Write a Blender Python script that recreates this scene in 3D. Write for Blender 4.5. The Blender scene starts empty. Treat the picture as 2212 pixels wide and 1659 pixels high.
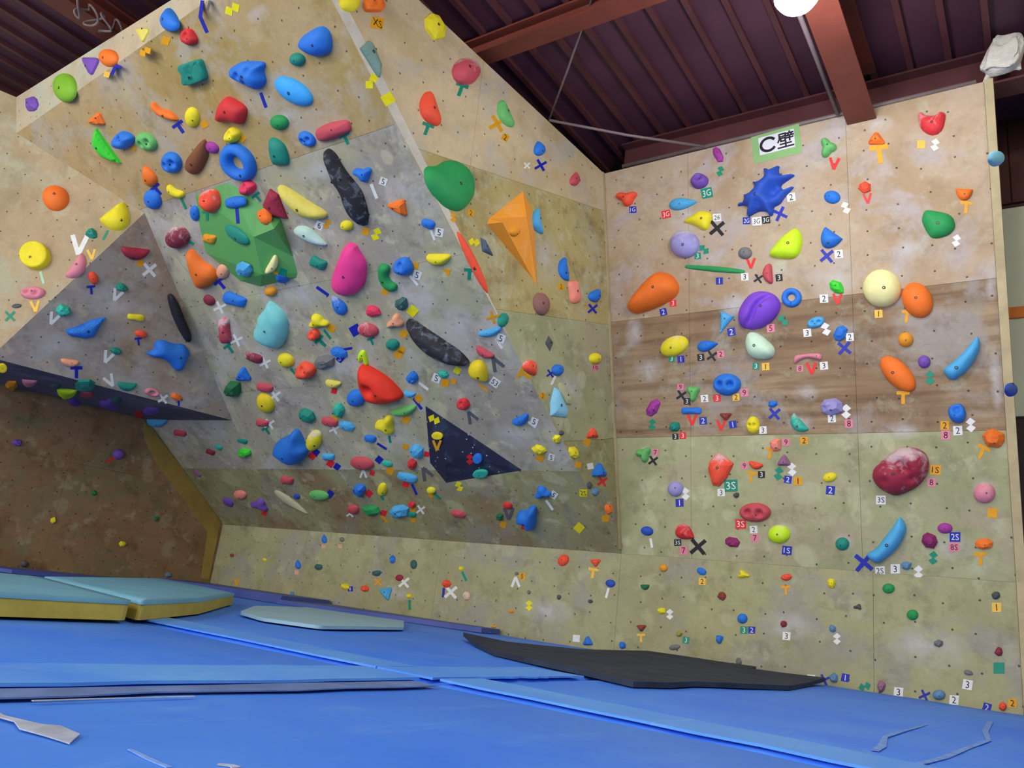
import bpy, bmesh, math, random
import numpy as np
from mathutils import Vector, Matrix
from mathutils.geometry import delaunay_2d_cdt
from mathutils.bvhtree import BVHTree

random.seed(7)
scene = bpy.context.scene
COL = scene.collection

# ------------------------------------------------------------------ camera
IW, IH, FPX = 2212.0, 1659.0, 1660.0
CX, CY = IW / 2, IH / 2
HC = 0.265                      # camera height above the mats
DW = 5.6                        # distance from the camera to the kickboard plane


def nrm(v):
    v = np.asarray(v, float)
    return v / np.linalg.norm(v)


# axes of the room seen in camera coordinates (x right, y down, z forward)
_ax = -nrm([-1340 - CX, 1000 - CY, FPX])
_zy = -5000 - CY
_zx = (-FPX * FPX - (1000 - CY) * _zy) / (-1340 - CX)
_az = nrm([_zx, _zy, FPX])
_ay = np.cross(_az, _ax)
RM = np.stack([_ax, _ay, _az])          # camera vector -> world vector
CAM = np.array([0.0, 0.0, HC])

cam_data = bpy.data.cameras.new('camera')
cam = bpy.data.objects.new('camera', cam_data)
COL.objects.link(cam)
_r, _u, _f = RM @ [1, 0, 0], RM @ [0, -1, 0], RM @ [0, 0, 1]
cam.matrix_world = Matrix(((_r[0], _u[0], -_f[0], 0), (_r[1], _u[1], -_f[1], 0), (_r[2], _u[2], -_f[2], HC), (0, 0, 0, 1)))
cam_data.sensor_width = 36.0
cam_data.lens = 36.0 * FPX / IW
cam_data.clip_start = 0.02
scene.camera = cam

# ------------------------------------------------------------------ world, exposure
world = bpy.data.worlds.new('room_ambient')
scene.world = world
world.use_nodes = True
world.node_tree.nodes['Background'].inputs[0].default_value = (1.0, 0.98, 0.95, 1)
world.node_tree.nodes['Background'].inputs[1].default_value = 3.4
vs = scene.view_settings
vs.view_transform = 'Standard'
vs.look = 'None'
vs.gamma = 1.0
vs.use_curve_mapping = False
vs.exposure = 0.0

# lamps of the hall (high-bay lamps under the roof deck)
LAMPS = [((-0.93, 3.46, 3.485), 60), ((-0.6, 0.2, 3.7), 95), ((-5.6, -1.6, 3.4), 150), ((1.8, 1.6, 3.6), 90), ((-2.5, -4.0, 3.75), 230)]


def ray(u, v):
    return RM @ nrm([u - CX, v - CY, FPX])


class Plane:
    def __init__(self, p, n, up=(0, 0, 1)):
        self.p = np.array(p, float)
        n = nrm(n)
        if n @ (CAM - self.p) < 0:
            n = -n
        self.n = n
        up = np.array(up, float)
        if abs(n @ up) > 0.93:
            up = np.array([0.0, 1.0, 0.0])
        self.v = nrm(up - n * (n @ up))
        self.u = np.cross(self.v, n)

    def hit(self, x, y, off=0.0):
        d = ray(x, y)
        p0 = self.p + self.n * off
        return CAM + d * (((p0 - CAM) @ self.n) / (d @ self.n))

    def uv(self, P):
        q = np.asarray(P) - self.p
        return np.array([q @ self.u, q @ self.v])

    def at(self, uv, off=0.0):
        return self.p + self.u * uv[0] + self.v * uv[1] + self.n * off

    def mat(self, P):
        u, v, n = self.u, self.v, self.n
        return Matrix(((u[0], v[0], n[0], P[0]), (u[1], v[1], n[1], P[1]), (u[2], v[2], n[2], P[2]), (0, 0, 0, 1)))


# ------------------------------------------------------------------ the planes of the climbing walls
ZB = 0.0845 * DW + HC
_t, _tc = math.radians(50), math.radians(10)
PM = Plane([0, DW, ZB], [0, math.cos(_t), math.sin(_t)])        # main overhang
PC = Plane([0, DW, ZB], [0, math.cos(_tc), math.sin(_tc)])      # wall marked C
PK = Plane([0, DW, 0], [0, 1, 0])                               # kickboard
pA = PK.hit(1342, 1197)
pB = PC.hit(1305, 375)
pR2 = PM.hit(715, 0)
pA[2] = ZB
PR = Plane(pA, np.cross(pR2 - pA, pB - pA))                     # prow side
pKL, pW1, pV2, pV1, pE1, pE2 = [PM.hit(*q) for q in [(477, 1126), (320, 907), (502, 908), (312, 460), (35, 288), (450, 0)]]
pKL = np.array([pKL[0], DW, ZB])
PL = Plane(pV1, np.cross(pE1 - pV1, [0, 0, 1.0]))               # upright corner facet
pP = PL.hit(35, 210)
PF = Plane(pE1, np.cross(pE2 - pE1, pP - pE1))                  # lip fascia
pQ2 = PL.hit(-21, 772)
PG = Plane(pV1, np.cross(pV2 - pV1, pQ2 - pV1))                 # undercut facet
PW = Plane(pKL, np.cross(pW1 - pKL, [0, 0, 1.0]))               # brown side wall
PB = Plane(pW1, np.cross(pV2 - pW1, pQ2 - pW1))                 # dark roof strip
_d = np.cross(PB.n, PW.n)
pW2 = pW1 + _d * ((1.6 - pW1[1]) / _d[1])
_s = np.linalg.lstsq(np.array([-(pE2 - pE1), (pR2 - pA)]).T, pE1 - pA, rcond=None)[0]
pT1 = pA + (pR2 - pA) * _s[1]
PT = Plane([-0.085, DW, 1], [1, -0.2, 0])                       # edge post of wall C
PT.n = np.array([1.0, 0, 0]); PT.v = np.array([0, 0, 1.0]); PT.u = np.array([0, 1.0, 0])
PT.p = np.array([-0.085, DW, 1.0])
ZDECK = 3.97 + HC

# ------------------------------------------------------------------ helpers


def s2l(c):
    return tuple((x / 255 / 12.92) if x / 255 <= 0.04045 else ((x / 255 + 0.055) / 1.055) ** 2.4 for x in c)


def tag(o, label=None, cat=None, group=None, kind=None):
    if label: o['label'] = label
    if cat: o['category'] = cat
    if group: o['group'] = group
    if kind: o['kind'] = kind
    return o


def link(name, me, mat=None, parent=None, mw=None, pmw=None):
    o = bpy.data.objects.new(name, me)
    COL.objects.link(o)
    if mat and me and not me.materials:
        me.materials.append(mat)
    if parent is not None:
        o.parent = parent
        if mw is not None:
            o.matrix_basis = (pmw if pmw is not None else Matrix()).inverted() @ mw
    elif mw is not None:
        o.matrix_world = mw
    return o


def mesh(name, verts, faces, mat=None, smooth=False):
    me = bpy.data.meshes.new(name)
    me.from_pydata([tuple(v) for v in verts], [], faces)
    if mat: me.materials.append(mat)
    if smooth:
        me.polygons.foreach_set('use_smooth', [True] * len(me.polygons))
    me.update()
    return me


def box(name, lo, hi, mat, parent=None, bevel=0.0):
    (x0, y0, z0), (x1, y1, z1) = lo, hi
    bm = bmesh.new()
    vs_ = [bm.verts.new(p) for p in [(x0, y0, z0), (x1, y0, z0), (x1, y1, z0), (x0, y1, z0), (x0, y0, z1), (x1, y0, z1), (x1, y1, z1), (x0, y1, z1)]]
    for f in [(0, 3, 2, 1), (4, 5, 6, 7), (0, 1, 5, 4), (1, 2, 6, 5), (2, 3, 7, 6), (3, 0, 4, 7)]:
        bm.faces.new([vs_[i] for i in f])
    if bevel:
        bmesh.ops.bevel(bm, geom=list(bm.edges), offset=bevel, segments=2, affect='EDGES', profile=0.5)
    me = bpy.data.meshes.new(name)
    bm.to_mesh(me); bm.free()
    return link(name, me, mat, parent)


def tube(name, pts, r, mat, parent=None, n=8):
    pts = [np.array(p, float) for p in pts]
    vs_, fs = [], []
    for i, p in enumerate(pts):
        d = nrm(pts[min(i + 1, len(pts) - 1)] - pts[max(i - 1, 0)])
        a = nrm(np.cross(d, [0.3, 0.2, 1.0])); b = np.cross(d, a)
        for k in range(n):
            t = 2 * math.pi * k / n
            vs_.append(p + r * (math.cos(t) * a + math.sin(t) * b))
    for i in range(len(pts) - 1):
        for k in range(n):
            k2 = (k + 1) % n
            fs.append((i * n + k, i * n + k2, (i + 1) * n + k2, (i + 1) * n + k))
    fs.append(tuple(range(n))[::-1]); fs.append(tuple(range((len(pts) - 1) * n, len(pts) * n)))
    return link(name, mesh(name, vs_, fs, mat, True), None, parent)


def area2(poly):
    return 0.5 * sum(poly[i][0] * poly[(i + 1) % len(poly)][1] - poly[(i + 1) % len(poly)][0] * poly[i][1] for i in range(len(poly)))


def clip_poly(poly, a, b, c):
    """keep a*u+b*v<=c"""
    out = []
    for i in range(len(poly)):
        p, q = poly[i], poly[(i + 1) % len(poly)]
        fp, fq = a * p[0] + b * p[1] - c, a * q[0] + b * q[1] - c
        if fp <= 0: out.append(p)
        if (fp < 0 < fq) or (fq < 0 < fp):
            t = fp / (fp - fq)
            out.append((p[0] + t * (q[0] - p[0]), p[1] + t * (q[1] - p[1])))
    return out


def prism(name, plane, poly, z0, z1, mat, parent=None, local=False):
    """flat plate: polygon in the plane's (u,v), from height z0 to z1"""
    if area2(poly) < 0: poly = poly[::-1]
    n = len(poly)
    tri = delaunay_2d_cdt([Vector(p) for p in poly], [(i, (i + 1) % n) for i in range(n)], [], 1, 1e-6)
    V2, F2, src = tri[0], tri[2], tri[3]
    n2 = len(V2)
    fn = (lambda p, z: (p[0], p[1], z)) if local else (lambda p, z: plane.at(p, z))
    verts = [fn(p, z1) for p in V2] + [fn(p, z0) for p in V2] + [fn(p, z1) for p in poly] + [fn(p, z0) for p in poly]
    fs = [tuple(f) for f in F2] + [tuple(i + n2 for i in f)[::-1] for f in F2]
    for i in range(n):
        j = (i + 1) % n
        fs.append((2 * n2 + i, 2 * n2 + n + i, 2 * n2 + n + j, 2 * n2 + j))
    me = mesh(name, verts, fs, mat)
    uvl = me.uv_layers.new(name='plane')
    allp = [tuple(p) for p in V2] * 2 + list(poly) * 2
    uvl.data.foreach_set('uv', [c for l in me.loops for c in allp[l.vertex_index]])
    if local: return me
    return link(name, me, None, parent)


# ------------------------------------------------------------------ materials


def new_mat(name):
    m = bpy.data.materials.new(name)
    m.use_nodes = True
    nt = m.node_tree
    return m, nt, nt.nodes['Principled BSDF']


def nd(nt, typ, **kw):
    n = nt.nodes.new(typ)
    for k, v in kw.items():
        if k.startswith('i_'):
            n.inputs[k[2:].replace('_', ' ')].default_value = v
        elif k.isdigit():
            n.inputs[int(k)].default_value = v
        else:
            setattr(n, k, v)
    return n


def ramp(nt, src, a, b, ca=0.0, cb=1.0):
    r = nd(nt, 'ShaderNodeMapRange')
    r.inputs[1].default_value, r.inputs[2].default_value = a, b
    r.inputs[3].default_value, r.inputs[4].default_value = ca, cb
    nt.links.new(src, r.inputs[0])
    return r.outputs[0]


def mixc(nt, fac, a, b):
    m = nd(nt, 'ShaderNodeMix', data_type='RGBA')
    if isinstance(fac, float): m.inputs[0].default_value = fac
    else: nt.links.new(fac, m.inputs[0])
    for i, c in ((6, a), (7, b)):
        if isinstance(c, tuple): m.inputs[i].default_value = (*c[:3], 1)
        else: nt.links.new(c, m.inputs[i])
    return m.outputs[2]


def math_(nt, op, a, b=None):
    m = nd(nt, 'ShaderNodeMath', operation=op)
    for i, c in ((0, a), (1, b)):
        if c is None: continue
        if isinstance(c, (int, float)): m.inputs[i].default_value = c
        else: nt.links.new(c, m.inputs[i])
    return m.outputs[0]


def noise(nt, vec, scale, detail=3.0, rough=0.55, dist=0.0):
    n = nd(nt, 'ShaderNodeTexNoise')
    n.inputs['Scale'].default_value = scale
    n.inputs['Detail'].default_value = detail
    n.inputs['Roughness'].default_value = rough
    n.inputs['Distortion'].default_value = dist
    nt.links.new(vec, n.inputs['Vector'])
    return n.outputs[0]


# chalk rubbed into the panels around well-used holds (photo pixels: centre, width, height)
SMEARS = {
    'C': [(1822, 1172, 44, 42), (2128, 1056, 58, 52), (1728, 912, 56, 44), (1622, 908, 50, 40), (1948, 1010, 105, 88), (1696, 1150, 52, 40), (1818, 708, 56, 44), (1740, 850, 60, 40), (1400, 800, 70, 60), (1370, 720, 40, 70), (1590, 660, 60, 50), (1960, 545, 60, 50), (1800, 600, 110, 90), (1540, 560, 80, 40), (1820, 420, 60, 46), (1900, 270, 60, 40), (2140, 620, 26, 60), (2150, 820, 26, 140), (1480, 470, 80, 60), (2060, 1180, 90, 60), (1945, 930, 100, 40)],
    'K': [(1700, 1350, 130, 60), (2000, 1400, 190, 90), (1180, 1320, 120, 50), (860, 1280, 70, 34)],
    'M': [(690, 372, 110, 50), (430, 160, 60, 50), (620, 250, 60, 34), (560, 30, 60, 40), (900, 640, 150, 80), (650, 640, 130, 70), (985, 690, 90, 70), (740, 790, 120, 60), (1110, 940, 90, 60), (570, 760, 90, 70), (850, 950, 120, 60), (480, 690, 60, 60)],
    'R': [(1230, 840, 60, 90), (1180, 560, 60, 120), (1250, 1040, 50, 60)],
    'G': [(250, 660, 120, 70), (120, 740, 120, 50)],
    'L': [(240, 560, 60, 60)],
}
_PF = {'C': PC, 'K': PK, 'M': PM, 'R': PR, 'G': PG, 'L': PL}


def wall_mat(name, c1, c2, c3, c4, ghost=0.5, dots=True, streak=None, rough=0.75, mott=0.25, face=None):
    """worn painted plywood: c1 base, c2 large blotches, c3 chalk smears, c4 pale ghosts of taken-off holds"""
    m, nt, b = new_mat(name)
    uv = nd(nt, 'ShaderNodeUVMap', uv_map='plane').outputs[0]
    mp = nd(nt, 'ShaderNodeMapping'); nt.links.new(uv, mp.inputs[0])
    mp.inputs[1].default_value = (random.uniform(0, 9), random.uniform(0, 9), 0)
    v = mp.outputs[0]
    big = noise(nt, v, 0.9, 4, 0.6, 0.4)
    mid = noise(nt, v, 2.6, 4, 0.65, 0.8)
    fine = noise(nt, v, 28, 3, 0.6)
    col = mixc(nt, ramp(nt, big, 0.46, 0.58), s2l(c1), s2l(c2))
    if streak:
        ms = nd(nt, 'ShaderNodeMapping'); nt.links.new(uv, ms.inputs[0])
        ms.inputs[3].default_value = (0.7, 9.0, 1.0)
        st = noise(nt, ms.outputs[0], 1.3, 5, 0.65, 0.2)
        col = mixc(nt, ramp(nt, st, 0.42, 0.66, 0.0, 0.85), col, s2l(streak))
    ms2 = nd(nt, 'ShaderNodeMapping'); nt.links.new(uv, ms2.inputs[0])
    ms2.inputs[1].default_value = (3.3, 7.1, 0)
    smear = noise(nt, ms2.outputs[0], 1.7, 5, 0.7, 0.4)
    col = mixc(nt, ramp(nt, smear, 0.5, 0.62, 0.0, 0.8), col, s2l(c3))
    if ghost > 0:
        vo = nd(nt, 'ShaderNodeTexVoronoi', voronoi_dimensions='2D')
        vo.inputs['Scale'].default_value = 2.7
        wob = nd(nt, 'ShaderNodeVectorMath', operation='ADD')
        sc = nd(nt, 'ShaderNodeVectorMath', operation='SCALE'); sc.inputs[3].default_value = 0.16
        nz = nd(nt, 'ShaderNodeTexNoise'); nz.inputs['Scale'].default_value = 3.5
        nt.links.new(uv, nz.inputs['Vector']); nt.links.new(nz.outputs[1], sc.inputs[0])
        nt.links.new(uv, wob.inputs[0]); nt.links.new(sc.outputs[0], wob.inputs[1])
        nt.links.new(wob.outputs[0], vo.inputs['Vector'])
        sep = nd(nt, 'ShaderNodeSeparateColor'); nt.links.new(vo.outputs['Color'], sep.inputs[0])
        rad = ramp(nt, sep.outputs[0], 0, 1, 0.12, 0.36)
        inside = ramp(nt, math_(nt, 'DIVIDE', vo.outputs['Distance'], rad), 0.72, 1.0, 1.0, 0.0)
        pick = math_(nt, 'LESS_THAN', sep.outputs[1], ghost)
        soft = math_(nt, 'MULTIPLY', math_(nt, 'MULTIPLY', inside, pick), ramp(nt, mid, 0.3, 0.7, 0.35, 0.8))
        col = mixc(nt, soft, col, s2l(c4))
    col = mixc(nt, ramp(nt, mid, 0.55, 0.75, 0.0, 0.45), col, tuple(x * 0.62 for x in s2l(c2)))
    col = mixc(nt, ramp(nt, fine, 0.3, 0.75, 0.0, 0.28), col, tuple(x * 0.6 for x in s2l(c1)))
    mo = nd(nt, 'ShaderNodeMapping'); nt.links.new(uv, mo.inputs[0])
    mo.inputs[1].default_value = (11.7, 4.3, 0)
    dk = noise(nt, v, 4.6, 6, 0.72, 0.15)
    lt = noise(nt, mo.outputs[0], 5.5, 5, 0.68, 0.2)
    col = mixc(nt, ramp(nt, dk, 0.52, 0.68, 0.0, mott), col, tuple(x * 0.42 for x in s2l(c2)))
    col = mixc(nt, ramp(nt, lt, 0.56, 0.68, 0.0, min(0.75, mott * 1.2)), col, s2l(c4))
    acc = None
    for (sx, sy, sw, sh) in SMEARS.get(face, []):
        pf = _PF[face]
        c0 = pf.uv(pf.hit(sx, sy))
        ru = np.abs(pf.uv(pf.hit(sx + sw / 2, sy)) - c0).max(); rv = np.abs(pf.uv(pf.hit(sx, sy + sh / 2)) - c0).max()
        sb = nd(nt, 'ShaderNodeMapping', vector_type='TEXTURE'); nt.links.new(uv, sb.inputs[0])
        sb.inputs[1].default_value = (c0[0], c0[1], 0); sb.inputs[3].default_value = (ru, rv, 1)
        le = nd(nt, 'ShaderNodeVectorMath', operation='LENGTH'); nt.links.new(sb.outputs[0], le.inputs[0])
        mk = ramp(nt, le.outputs['Value'], 0.2, 1.15, 1.0, 0.0)
        acc = mk if acc is None else math_(nt, 'MAXIMUM', acc, mk)
    if acc is not None:
        sm = math_(nt, 'MULTIPLY', acc, ramp(nt, noise(nt, uv, 9, 5, 0.62, 0.3), 0.34, 0.62, 0.15, 0.95))
        col = mixc(nt, math_(nt, 'MULTIPLY', sm, 0.8), col, s2l((198, 196, 198)))
    if dots:
        sep2 = nd(nt, 'ShaderNodeSeparateXYZ'); nt.links.new(uv, sep2.inputs[0])
        vd = nd(nt, 'ShaderNodeTexVoronoi', voronoi_dimensions='2D')
        vd.inputs['Scale'].default_value = 5.3
        vd.inputs['Randomness'].default_value = 0.45
        nt.links.new(uv, vd.inputs['Vector'])
        hole = math_(nt, 'LESS_THAN', vd.outputs['Distance'], 0.036)
        col = mixc(nt, math_(nt, 'MULTIPLY', hole, 0.8), col, (0.02, 0.017, 0.013))
    nt.links.new(col, b.inputs['Base Color'])
    b.inputs['Roughness'].default_value = rough
    b.inputs['Specular IOR Level'].default_value = 0.25
    bp = nd(nt, 'ShaderNodeBump'); bp.inputs['Strength'].default_value = 0.25; bp.inputs['Distance'].default_value = 0.004
    nt.links.new(mid, bp.inputs['Height']); nt.links.new(bp.outputs[0], b.inputs['Normal'])
    return m


def plain(name, c, rough=0.6, spec=0.3, metal=0.0, var=0.15, scale=6.0, bump=0.0):
    m, nt, b = new_mat(name)
    tc = nd(nt, 'ShaderNodeTexCoord').outputs['Object']
    n1 = noise(nt, tc, scale, 4, 0.6)
    l = s2l(c)
    col = mixc(nt, ramp(nt, n1, 0.35, 0.7), tuple(x * (1 - var) for x in l), tuple(min(1, x * (1 + var)) for x in l))
    nt.links.new(col, b.inputs['Base Color'])
    b.inputs['Roughness'].default_value = rough
    b.inputs['Specular IOR Level'].default_value = spec
    b.inputs['Metallic'].default_value = metal
    if bump:
        bp = nd(nt, 'ShaderNodeBump'); bp.inputs['Strength'].default_value = 0.5; bp.inputs['Distance'].default_value = bump
        nt.links.new(noise(nt, tc, scale * 6, 3), bp.inputs['Height']); nt.links.new(bp.outputs[0], b.inputs['Normal'])
    return m


MT = {}
MT['tan'] = wall_mat('plywood_tan', (214, 192, 154), (196, 172, 130), (188, 182, 170), (205, 192, 160), 0.12)
MT['tan_c'] = wall_mat('plywood_tan_plain', (190, 168, 142), (176, 150, 118), (186, 176, 178), (196, 200, 178), 0.12, face='C')
MT['streak'] = wall_mat('plywood_streaked', (172, 148, 118), (150, 124, 96), (164, 158, 154), (176, 176, 152), 0.08, streak=(112, 84, 62), mott=0.38, face='C')
MT['olive'] = wall_mat('paint_olive', (176, 177, 136), (160, 161, 122), (178, 164, 138), (198, 199, 164), 0.62, mott=0.42, face='C')
MT['olive_p'] = wall_mat('paint_olive_prow', (176, 177, 136), (160, 161, 122), (178, 164, 138), (198, 199, 164), 0.62, mott=0.42, face='R')
MT['olive_r'] = wall_mat('paint_ochre', (190, 174, 116), (176, 158, 104), (186, 186, 158), (194, 196, 162), 0.3, mott=0.6, face='R')
MT['grey_m'] = wall_mat('paint_grey_olive', (178, 174, 144), (168, 160, 148), (198, 192, 188), (206, 202, 170), 0.5, mott=0.6, face='M')
MT['brown_m'] = wall_mat('paint_brown_olive', (160, 158, 112), (148, 124, 92), (150, 146, 132), (190, 186, 148), 0.4, mott=0.6)
MT['tan_m'] = wall_mat('plywood_tan_overhang', (190, 164, 120), (178, 152, 92), (184, 176, 162), (196, 180, 140), 0.1, mott=0.38, face='M')
MT['pale_l'] = wall_mat('plywood_pale', (184, 163, 130), (166, 148, 114), (178, 178, 152), (192, 186, 154), 0.1, face='L')
MT['grey_g'] = wall_mat('paint_grey', (166, 156, 148), (170, 146, 122), (180, 176, 174), (190, 178, 156), 0.35, mott=0.6, face='G')
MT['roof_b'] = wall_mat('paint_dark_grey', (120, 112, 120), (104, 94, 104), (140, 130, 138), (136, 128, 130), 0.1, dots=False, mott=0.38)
MT['brown_w'] = wall_mat('paint_brown', (150, 118, 86), (132, 102, 72), (122, 120, 86), (168, 152, 120), 0.3, mott=0.6)
MT['fascia'] = wall_mat('plywood_fascia', (198, 180, 150), (186, 170, 146), (186, 192, 172), (200, 192, 164), 0.1)
MT['kick'] = wall_mat('paint_kick', (172, 170, 128), (162, 158, 120), (160, 156, 148), (188, 186, 150), 0.2, mott=0.42, face='K')
MT['backing'] = plain('wall_backing', (120, 108, 84), 0.8)
MT['trim'] = plain('trim_wood', (182, 166, 128), 0.6)
MT['plank_ochre'] = plain('plank_ochre', (158, 132, 66), 0.7, var=0.2, scale=4)
MT['edge_white'] = plain('edge_paint_white', (206, 200, 186), 0.7, var=0.1, scale=9)
MT['deck'] = plain('roof_deck_red_brown', (84, 48, 62), 0.55, 0.4, var=0.25, scale=1.5)
MT['beam'] = plain('steel_beam_red_oxide', (118, 58, 46), 0.5, 0.4, var=0.2, scale=2)
MT['beam_dark'] = plain('steel_beam_dark', (92, 50, 52), 0.5, 0.4, var=0.2, scale=2)
MT['pipe'] = plain('steel_pipe_grey', (128, 112, 112), 0.4, 0.5, var=0.1)
MT['cable'] = plain('cable_grey', (120, 106, 104), 0.6)
MT['bolt'] = plain('bolt_steel', (62, 60, 58), 0.35, 0.5, metal=0.7, var=0.05)
MT['ink_dark'] = plain('marker_ink_dark', (30, 26, 34), 0.7, var=0.02)
MT['ink_light'] = plain('marker_ink_white', (226, 232, 230), 0.7, var=0.02)

# ------------------------------------------------------------------ climbing walls: backing + panels


def uvp(plane, pts):
    return [tuple(plane.uv(p)) for p in pts]


def build_wall(name, plane, poly, ucuts, rows, shear=0.0, gap=0.0009):
    """rows: list of (v_top, material); the first row starts at -inf"""
    if area2(poly) < 0: poly = poly[::-1]
    wall = prism(name, plane, poly, -0.045, -0.014, MT['backing'])
    tag(wall, kind='structure')
    us = [-99] + list(ucuts) + [99]
    lo = -99
    for vt, mk in rows:
        for a, b in zip(us[:-1], us[1:]):
            c = clip_poly(poly, -1, 0, -(a + gap))
            if len(c) > 2: c = clip_poly(c, 1, 0, b - gap)
            if len(c) > 2: c = clip_poly(c, shear, -1, -(lo + gap))
            if len(c) > 2: c = clip_poly(c, -shear, 1, vt - gap)
            q = []
            for p in c:
                if not q or math.hypot(p[0] - q[-1][0], p[1] - q[-1][1]) > 1e-4: q.append(p)
            if len(q) > 2 and math.hypot(q[0][0] - q[-1][0], q[0][1] - q[-1][1]) < 1e-4: q.pop()
            if len(q) > 2 and abs(area2(q)) > 0.004:
                prism('plywood_panel', plane, q, -0.0135, 0.0, MT[mk], wall)
        lo = vt
    return wall


XR = -0.155      # outer edge of wall C
vtopC = float(np.mean([PC.uv(PC.hit(*q))[1] for q in [(1305, 376), (1560, 311), (1827, 250), (2118, 170)]]))
wall_c = build_wall('wall_right', PC, [(pA[0], 0.0), (XR, 0.0), (XR, vtopC), tuple(PC.uv(pB))], [-2.18, -1.0], [(0.911, 'olive'), (1.87, 'streak'), (9, 'tan_c')])
wall_k = build_wall('wall_kickboard', PK, [(pKL[0], -0.24), (XR, -0.24), (XR, ZB - 0.001), (pKL[0], ZB - 0.001)], [-6.4, -4.58, pA[0], -0.94], [(9, 'kick')])
wall_m = build_wall('wall_overhang', PM, uvp(PM, [pA, pT1, pE1, pV1, pV2, pW1, pKL]), [-6.4, -4.58], [(0.82, 'brown_m'), (1.74, 'grey_m'), (2.65, 'grey_m'), (3.56, 'grey_m'), (9, 'tan_m')])
# side of the prow
top_r = pB + (PR.hit(905, 0) - pB) * ((pT1[1] - pB[1]) / (PR.hit(905, 0)[1] - pB[1]))
wall_r = build_wall('wall_prow', PR, uvp(PR, [pA, pB, top_r, pT1]), [-2.1], [(0.94, 'brown_m'), (1.91, 'olive_p'), (2.93, 'olive_r'), (9, 'tan')], shear=0.275)
# corner facet, undercut facet, roof strip, brown side wall, lip
p_ll, p_lt = PL.hit(-300, 700), PL.hit(-300, 80)
p_lt[2] = min(p_lt[2], ZDECK - 0.02)
pP2 = pP
wall_l = build_wall('wall_corner', PL, uvp(PL, [pV1, pE1, pP2, PL.hit(0, 195), p_lt, p_ll, pQ2]), [-1.7], [(9, 'pale_l')])
wall_g = build_wall('wall_undercut', PG, uvp(PG, [pV1, pV2, pQ2]), [], [(9, 'grey_g')])
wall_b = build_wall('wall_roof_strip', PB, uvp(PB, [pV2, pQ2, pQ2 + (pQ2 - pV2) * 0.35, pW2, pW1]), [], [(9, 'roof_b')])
wall_w = build_wall('wall_left', PW, uvp(PW, [pKL, np.array([pKL[0], pKL[1], -0.24]), np.array([pW2[0], pW2[1], -0.24]), pW2, pW1]), [-3.6, -1.8], [(0.35, 'brown_w'), (9, 'brown_w')])
f_top = [PF.hit(370, 0), PF.hit(200, 107)]
fdir = nrm(f_top[0] - pP)
f_end = pP + fdir * float((pT1 - pP) @ fdir)
wall_f = build_wall('wall_lip', PF, uvp(PF, [pE1, pT1, f_end, pP]), [1.1, 2.4], [(9, 'fascia')])

# trims: corner bead between prow and wall C, worn white edge of the prow, post at the free edge of wall C
d_ab = nrm(pB - pA)
bead = prism('trim_1', PR, [tuple(PR.uv(pA + d_ab * 0.03) + np.array([-0.03, 0])), tuple(PR.uv(pB) + np.array([-0.03, 0])), tuple(PR.uv(pB) + np.array([-0.004, 0])), tuple(PR.uv(pA + d_ab * 0.03) + np.array([-0.004, 0]))], 0.0, 0.008, MT['trim'])
tag(bead, kind='structure')
edge_px = [(714, -10), (736, -10), (786, 85), (838, 190), (888, 290), (936, 385), (990, 495), (1028, 580), (1100, 731)]
ed = []
for q in edge_px[1:9]:
    ed.append(tuple(PR.uv(PR.hit(*q))))
for s in (0.44, 0.6, 0.8, 0.995):
    P = pA + (pT1 - pA) * s
    ed.append(tuple(PR.uv(P) + np.array([0.004, 0.004])))
tag(prism('trim_2', PR, ed, 0.0, 0.001, MT['edge_white']), kind='structure')
tag(prism('trim_4', PW, uvp(PW, [PW.hit(*q) for q in [(310, 908), (396, 1014), (476, 1127), (451, 1252), (434, 1250), (448, 1150), (398, 1082), (338, 1002), (312, 950)]]), 0.0, 0.006, MT['plank_ochre']), kind='structure')
pc_t = PC.at((XR, vtopC))
post = []
for p, q in (((XR, 0.0), (0, 0)), ((XR, vtopC), (0, 0))):
    pass
o_t = [np.array([XR + 0.002, DW + 0.02, 0.0]), np.array([XR + 0.002, DW - 0.02, 0.0]), np.array([XR + 0.002, DW - 0.02, ZB]), PC.at((XR + 0.002, vtopC)) + np.array([0, -0.02, 0]), PC.at((XR + 0.002, vtopC)) + np.array([0, 0.12, 0]), np.array([XR + 0.002, DW + 0.1, ZB])]
tv = [tuple(p) for p in o_t] + [tuple(p + np.array([0.05, 0, 0])) for p in o_t]
n6 = 6
fs6 = [tuple(range(6)), tuple(range(6, 12))[::-1]] + [(i, i + 6, (i + 1) % 6 + 6, (i + 1) % 6) for i in range(6)]
tag(link('trim_3', mesh('trim_3', tv, fs6, MT['trim'])), kind='structure')

# ------------------------------------------------------------------ roof deck, ribs, beams
deck = box('ceiling', (-11, -6, ZDECK), (3.2, 6.4, ZDECK + 0.04), MT['deck'])
tag(deck, kind='structure')
rib_me = None
x = -0.12 + 0.235 * 9
while x > -9.0:
    if rib_me is None:
        r0 = box('roof_rib', (-0.02, -6, -0.035), (0.02, 6.0, 0), MT['beam_dark'], deck)
        rib_me = r0.data
        r0.location = (x, 0, ZDECK)
    else:
        r = bpy.data.objects.new('roof_rib', rib_me); COL.objects.link(r); r.parent = deck
        r.location = (x, 0, ZDECK)
    x -= 0.235


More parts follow.
